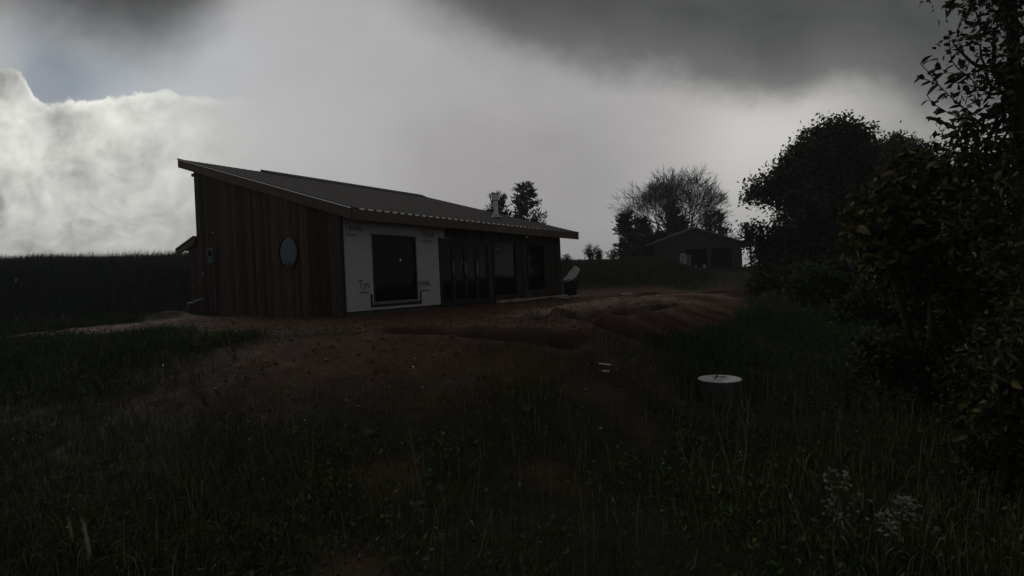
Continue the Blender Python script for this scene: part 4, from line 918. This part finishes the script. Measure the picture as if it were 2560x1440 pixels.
def weed(label, px0, py0, px1, py1, r_=.006, m='stem', leaves=5, head=None, branches=0, name='weed_stalk', group='dry stalks in the foreground'):
    g = ground_at(px0, py0); Y = g[1]; base = np.array([g[0], g[1], zat(g[0], g[1]) - .02]); tip = at(px1, py1, Y + random.uniform(-.1, .1))
    root = thing(name, label, 'weed', base, 0, group); d = tip - base; mid = d * .5 + rng.normal(size=3) * np.linalg.norm(d) * .03
    pts = [np.zeros(3), d * .25 + (mid - d * .5) * .6, mid, d * .78 + (mid - d * .5) * .5, d]; sm = MB(); sm.tube(pts, [r_, r_ * .9, r_ * .8, r_ * .6, r_ * .4], 5)
    for i in range(branches):
        f = random.uniform(.45, .95); p = d * f; ln = np.linalg.norm(d) * random.uniform(.12, .28); b = d / np.linalg.norm(d) * .8 + rng.normal(size=3) * .5; sm.tube([p, p + b * ln * .5, p + b * ln + (0, 0, .02)], [r_ * .5, r_ * .4, r_ * .25], 4)
    sm.build('stem', MT[m], root)
    for i in range(leaves):
        f = random.uniform(.15, .9); place_leaf(root, WL, d * f, rng.normal(size=3) * .7 + np.array([0, 0, .3]), random.uniform(.4, .9))
    if head:
        h = MB(); a = d * (.35 if head > .0105 else .5); b = d * 1.02; h.tube([a, a + (b - a) * .15, a + (b - a) * .5, a + (b - a) * .85, b], [head * .5, head, head * 1.1, head * .8, head * .2], 7)
        for i in range(160):
            f = random.random(); p = a + (b - a) * f; o_ = rnd_dirs(1)[0] * head * 2.0 + (b - a) * .1; h.tube([p, p + o_], [.0012, .0005], 3, cap=False)
        h.build('seed_head', MT['seed'], root)
    return root
WL = [leaf_proto('leaf', .09, .014, MT['stemg'], .5), leaf_proto('leaf', .12, .018, MT['stem'], .8)]
weed('tall middle weed stalk with a reddish drooping tip', 1058, 1250, 1018, 1048, .0038, 'stem', 8, None, 3)
weed('long bare stalk leaning left in front of the concrete riser', 1840, 1230, 1782, 1032, .0038, 'stem', 2, None, 2)
weed('branched dry stalk right of and below the concrete riser', 1845, 1250, 1872, 1000, .004, 'stem', 6, None, 9)
weed('short bent stalk with a pale leaf left of the concrete riser', 1728, 1170, 1684, 1076, .005, 'stem', 3, None, 1)
weed('long stalk leaning left between the branched stalk and the flower heads', 2030, 1400, 1965, 1215, .0038, 'stem', 3, None, 2)
weed('stalk leaning left behind the left white flower head', 2075, 1260, 1990, 1140, .005, 'stem', 3, None, 2)
weed('green stem leaning left right of the rounded wet stone', 1185, 1330, 1148, 1234, .006, 'stemg', 4)
weed('thin crossing stalk at the bottom left of centre', 1196, 1395, 1232, 1270, .004, 'stem', 1)
weed('thin upright stalk in the grass right of centre', 1595, 1370, 1600, 1230, .004, 'stem', 2)
weed('yellowish stalk at the bottom edge right of centre', 1735, 1425, 1745, 1370, .005, 'stem', 2)
weed('short straw stalk at the bottom edge below the flower heads', 2093, 1430, 2088, 1320, .004, 'stem', 1)
weed('small curled green stalk at the left of the bare foreground slope', 700, 1060, 703, 1005, .006, 'stemg', 1)
weed('dark thin stalk in the soil below the left house corner', 635, 965, 642, 915, .0038, 'stem', 1)
weed('dark slanting stalk left of the thin one below the left house corner', 555, 975, 592, 930, .005, 'stem', 0)
weed('leafy green stalk at the lower left, right of the two bristly heads', 342, 1390, 350, 1285, .005, 'stemg', 7)
weed('short pale bristly grass head at the lower left', 190, 1400, 172, 1300, .003, 'stem', 0, .008, 0, 'foxtail_grass', 'foxtail heads at the lower left')
weed('long pale bristly grass head right of the short one at the lower left', 236, 1438, 208, 1305, .003, 'stem', 0, .0106, 0, 'foxtail_grass', 'foxtail heads at the lower left')
def flowerhead(label, px, py, wpx, hpx, n, base_py, yellow=.12):
    g = ground_at(px, base_py); Y = g[1]; base = np.array([g[0], g[1], zat(g[0], g[1])]); root = thing('aster_plant', label, 'flower', base, 0, 'downy flower heads at the lower right')
    c = at(px, py, Y) - base; sc1 = Y / FPX; st = MB(); fl = {'petal': MB(), 'yellow': MB()}
    for i in range(n):
        a = random.gauss(0, .32); b = random.uniform(-.5, .5); p = c + np.array([a * wpx * sc1 * (1.1 - (b + .5) * .7), random.gauss(0, .25) * wpx * sc1, b * hpx * sc1])
        st.tube([c * .55 + rng.normal(size=3) * .01, (c * .8 + p * .2), p], [.004, .003, .0015], 4, cap=False)
        k = 'yellow' if random.random() < yellow else 'petal'
        for q in range(10):
            o_ = rnd_dirs(1)[0]; o_[2] = abs(o_[2]) * .8; s0 = p + rng.normal(size=3) * .004; e = s0 + o_ * random.uniform(.010, .019); w_ = np.cross(o_, rnd_dirs(1)[0]) * .004
            fl[k].add([s0 - w_ * .4, e - w_, e + w_, s0 + w_ * .4], [(0, 1, 2, 3)])
    st.tube([np.zeros(3), c * .3 + rng.normal(size=3) * .01, c * .56, c * .8], [.006, .005, .005, .003], 5); st.build('stem', MT['stemg'], root)
    for k, mb_ in fl.items():
        if mb_.v: mb_.build('flower_cluster', MT[k], root, kind='stuff')
    for i in range(8): place_leaf(root, WL, c * random.uniform(.2, .8), rng.normal(size=3) * .7, .7)
flowerhead('upright downy white flower head left of the brighter one at the lower right', 2105, 1238, 75, 120, 60, 1370, .06)
flowerhead('brighter downy white flower head at the lower right', 2262, 1272, 60, 62, 60, 1410, .02)
flowerhead('yellowish downy flower head just below and left of the brighter white one', 2212, 1308, 55, 40, 40, 1420, .45)
# ------------------------------------------------------------------ falling sleet
V = []; F = []
sl_ = MB()
for px, py, Y, r_ in [(532, 581, 3, 3.2), (507, 684, 3, 3), (408, 913, 2.2, 4.5), (1033, 918, 2.2, 5), (1001, 650, 3, 4), (40, 700, 2.5, 4), (590, 828, 4, 2.4), (1318, 593, 4, 3), (866, 1000, 3, 2.6), (762, 1050, 3, 2.6), (100, 1093, 3, 2.4), (1533, 1249, 2.6, 3), (1244, 622, 5, 2), (1110, 1006, 4, 1.8), (1058, 968, 4, 2), (497, 706, 5, 2), (776, 835, 5, 1.8), (1850, 1130, 3, 2.2), (1155, 655, 5, 2), (1308, 650, 5, 1.6), (698, 860, 5, 1.8), (946, 814, 5, 1.6), (1400, 700, 6, 1.5), (2090, 1010, 4, 1.6)]:
    c = at(px, py, Y); q = r_ * Y / FPX * .8; sl_.add([c + np.array(k) * q for k in ((.7, 0, 0), (0, .7, 0), (-.7, 0, 0), (0, -.7, 0), (.1, 0, 1.3), (-.1, 0, -1.3))], [(0, 1, 4), (1, 2, 4), (2, 3, 4), (3, 0, 4), (1, 0, 5), (2, 1, 5), (3, 2, 5), (0, 3, 5)])
sl_.build('falling_sleet', MT['ice'], kind='stuff', label='scattered white sleet pellets falling through the air')

# ------------------------------------------------------------------ rain haze
hm = bpy.data.materials.new('haze'); hm.use_nodes = True; ht = hm.node_tree; ht.nodes.clear()
hv = ht.nodes.new('ShaderNodeVolumePrincipled'); hv.inputs['Color'].default_value = (.93, .95, 1.0, 1); hv.inputs['Density'].default_value = .0011; hv.inputs['Anisotropy'].default_value = .35
ho = ht.nodes.new('ShaderNodeOutputMaterial'); ht.links.new(hv.outputs[0], ho.inputs['Volume'])
zmin = float(GZ.min()) - 1.0
MB().box(-262, 262, -122, 422, zmin, 16.0).build('haze', hm, kind='stuff')
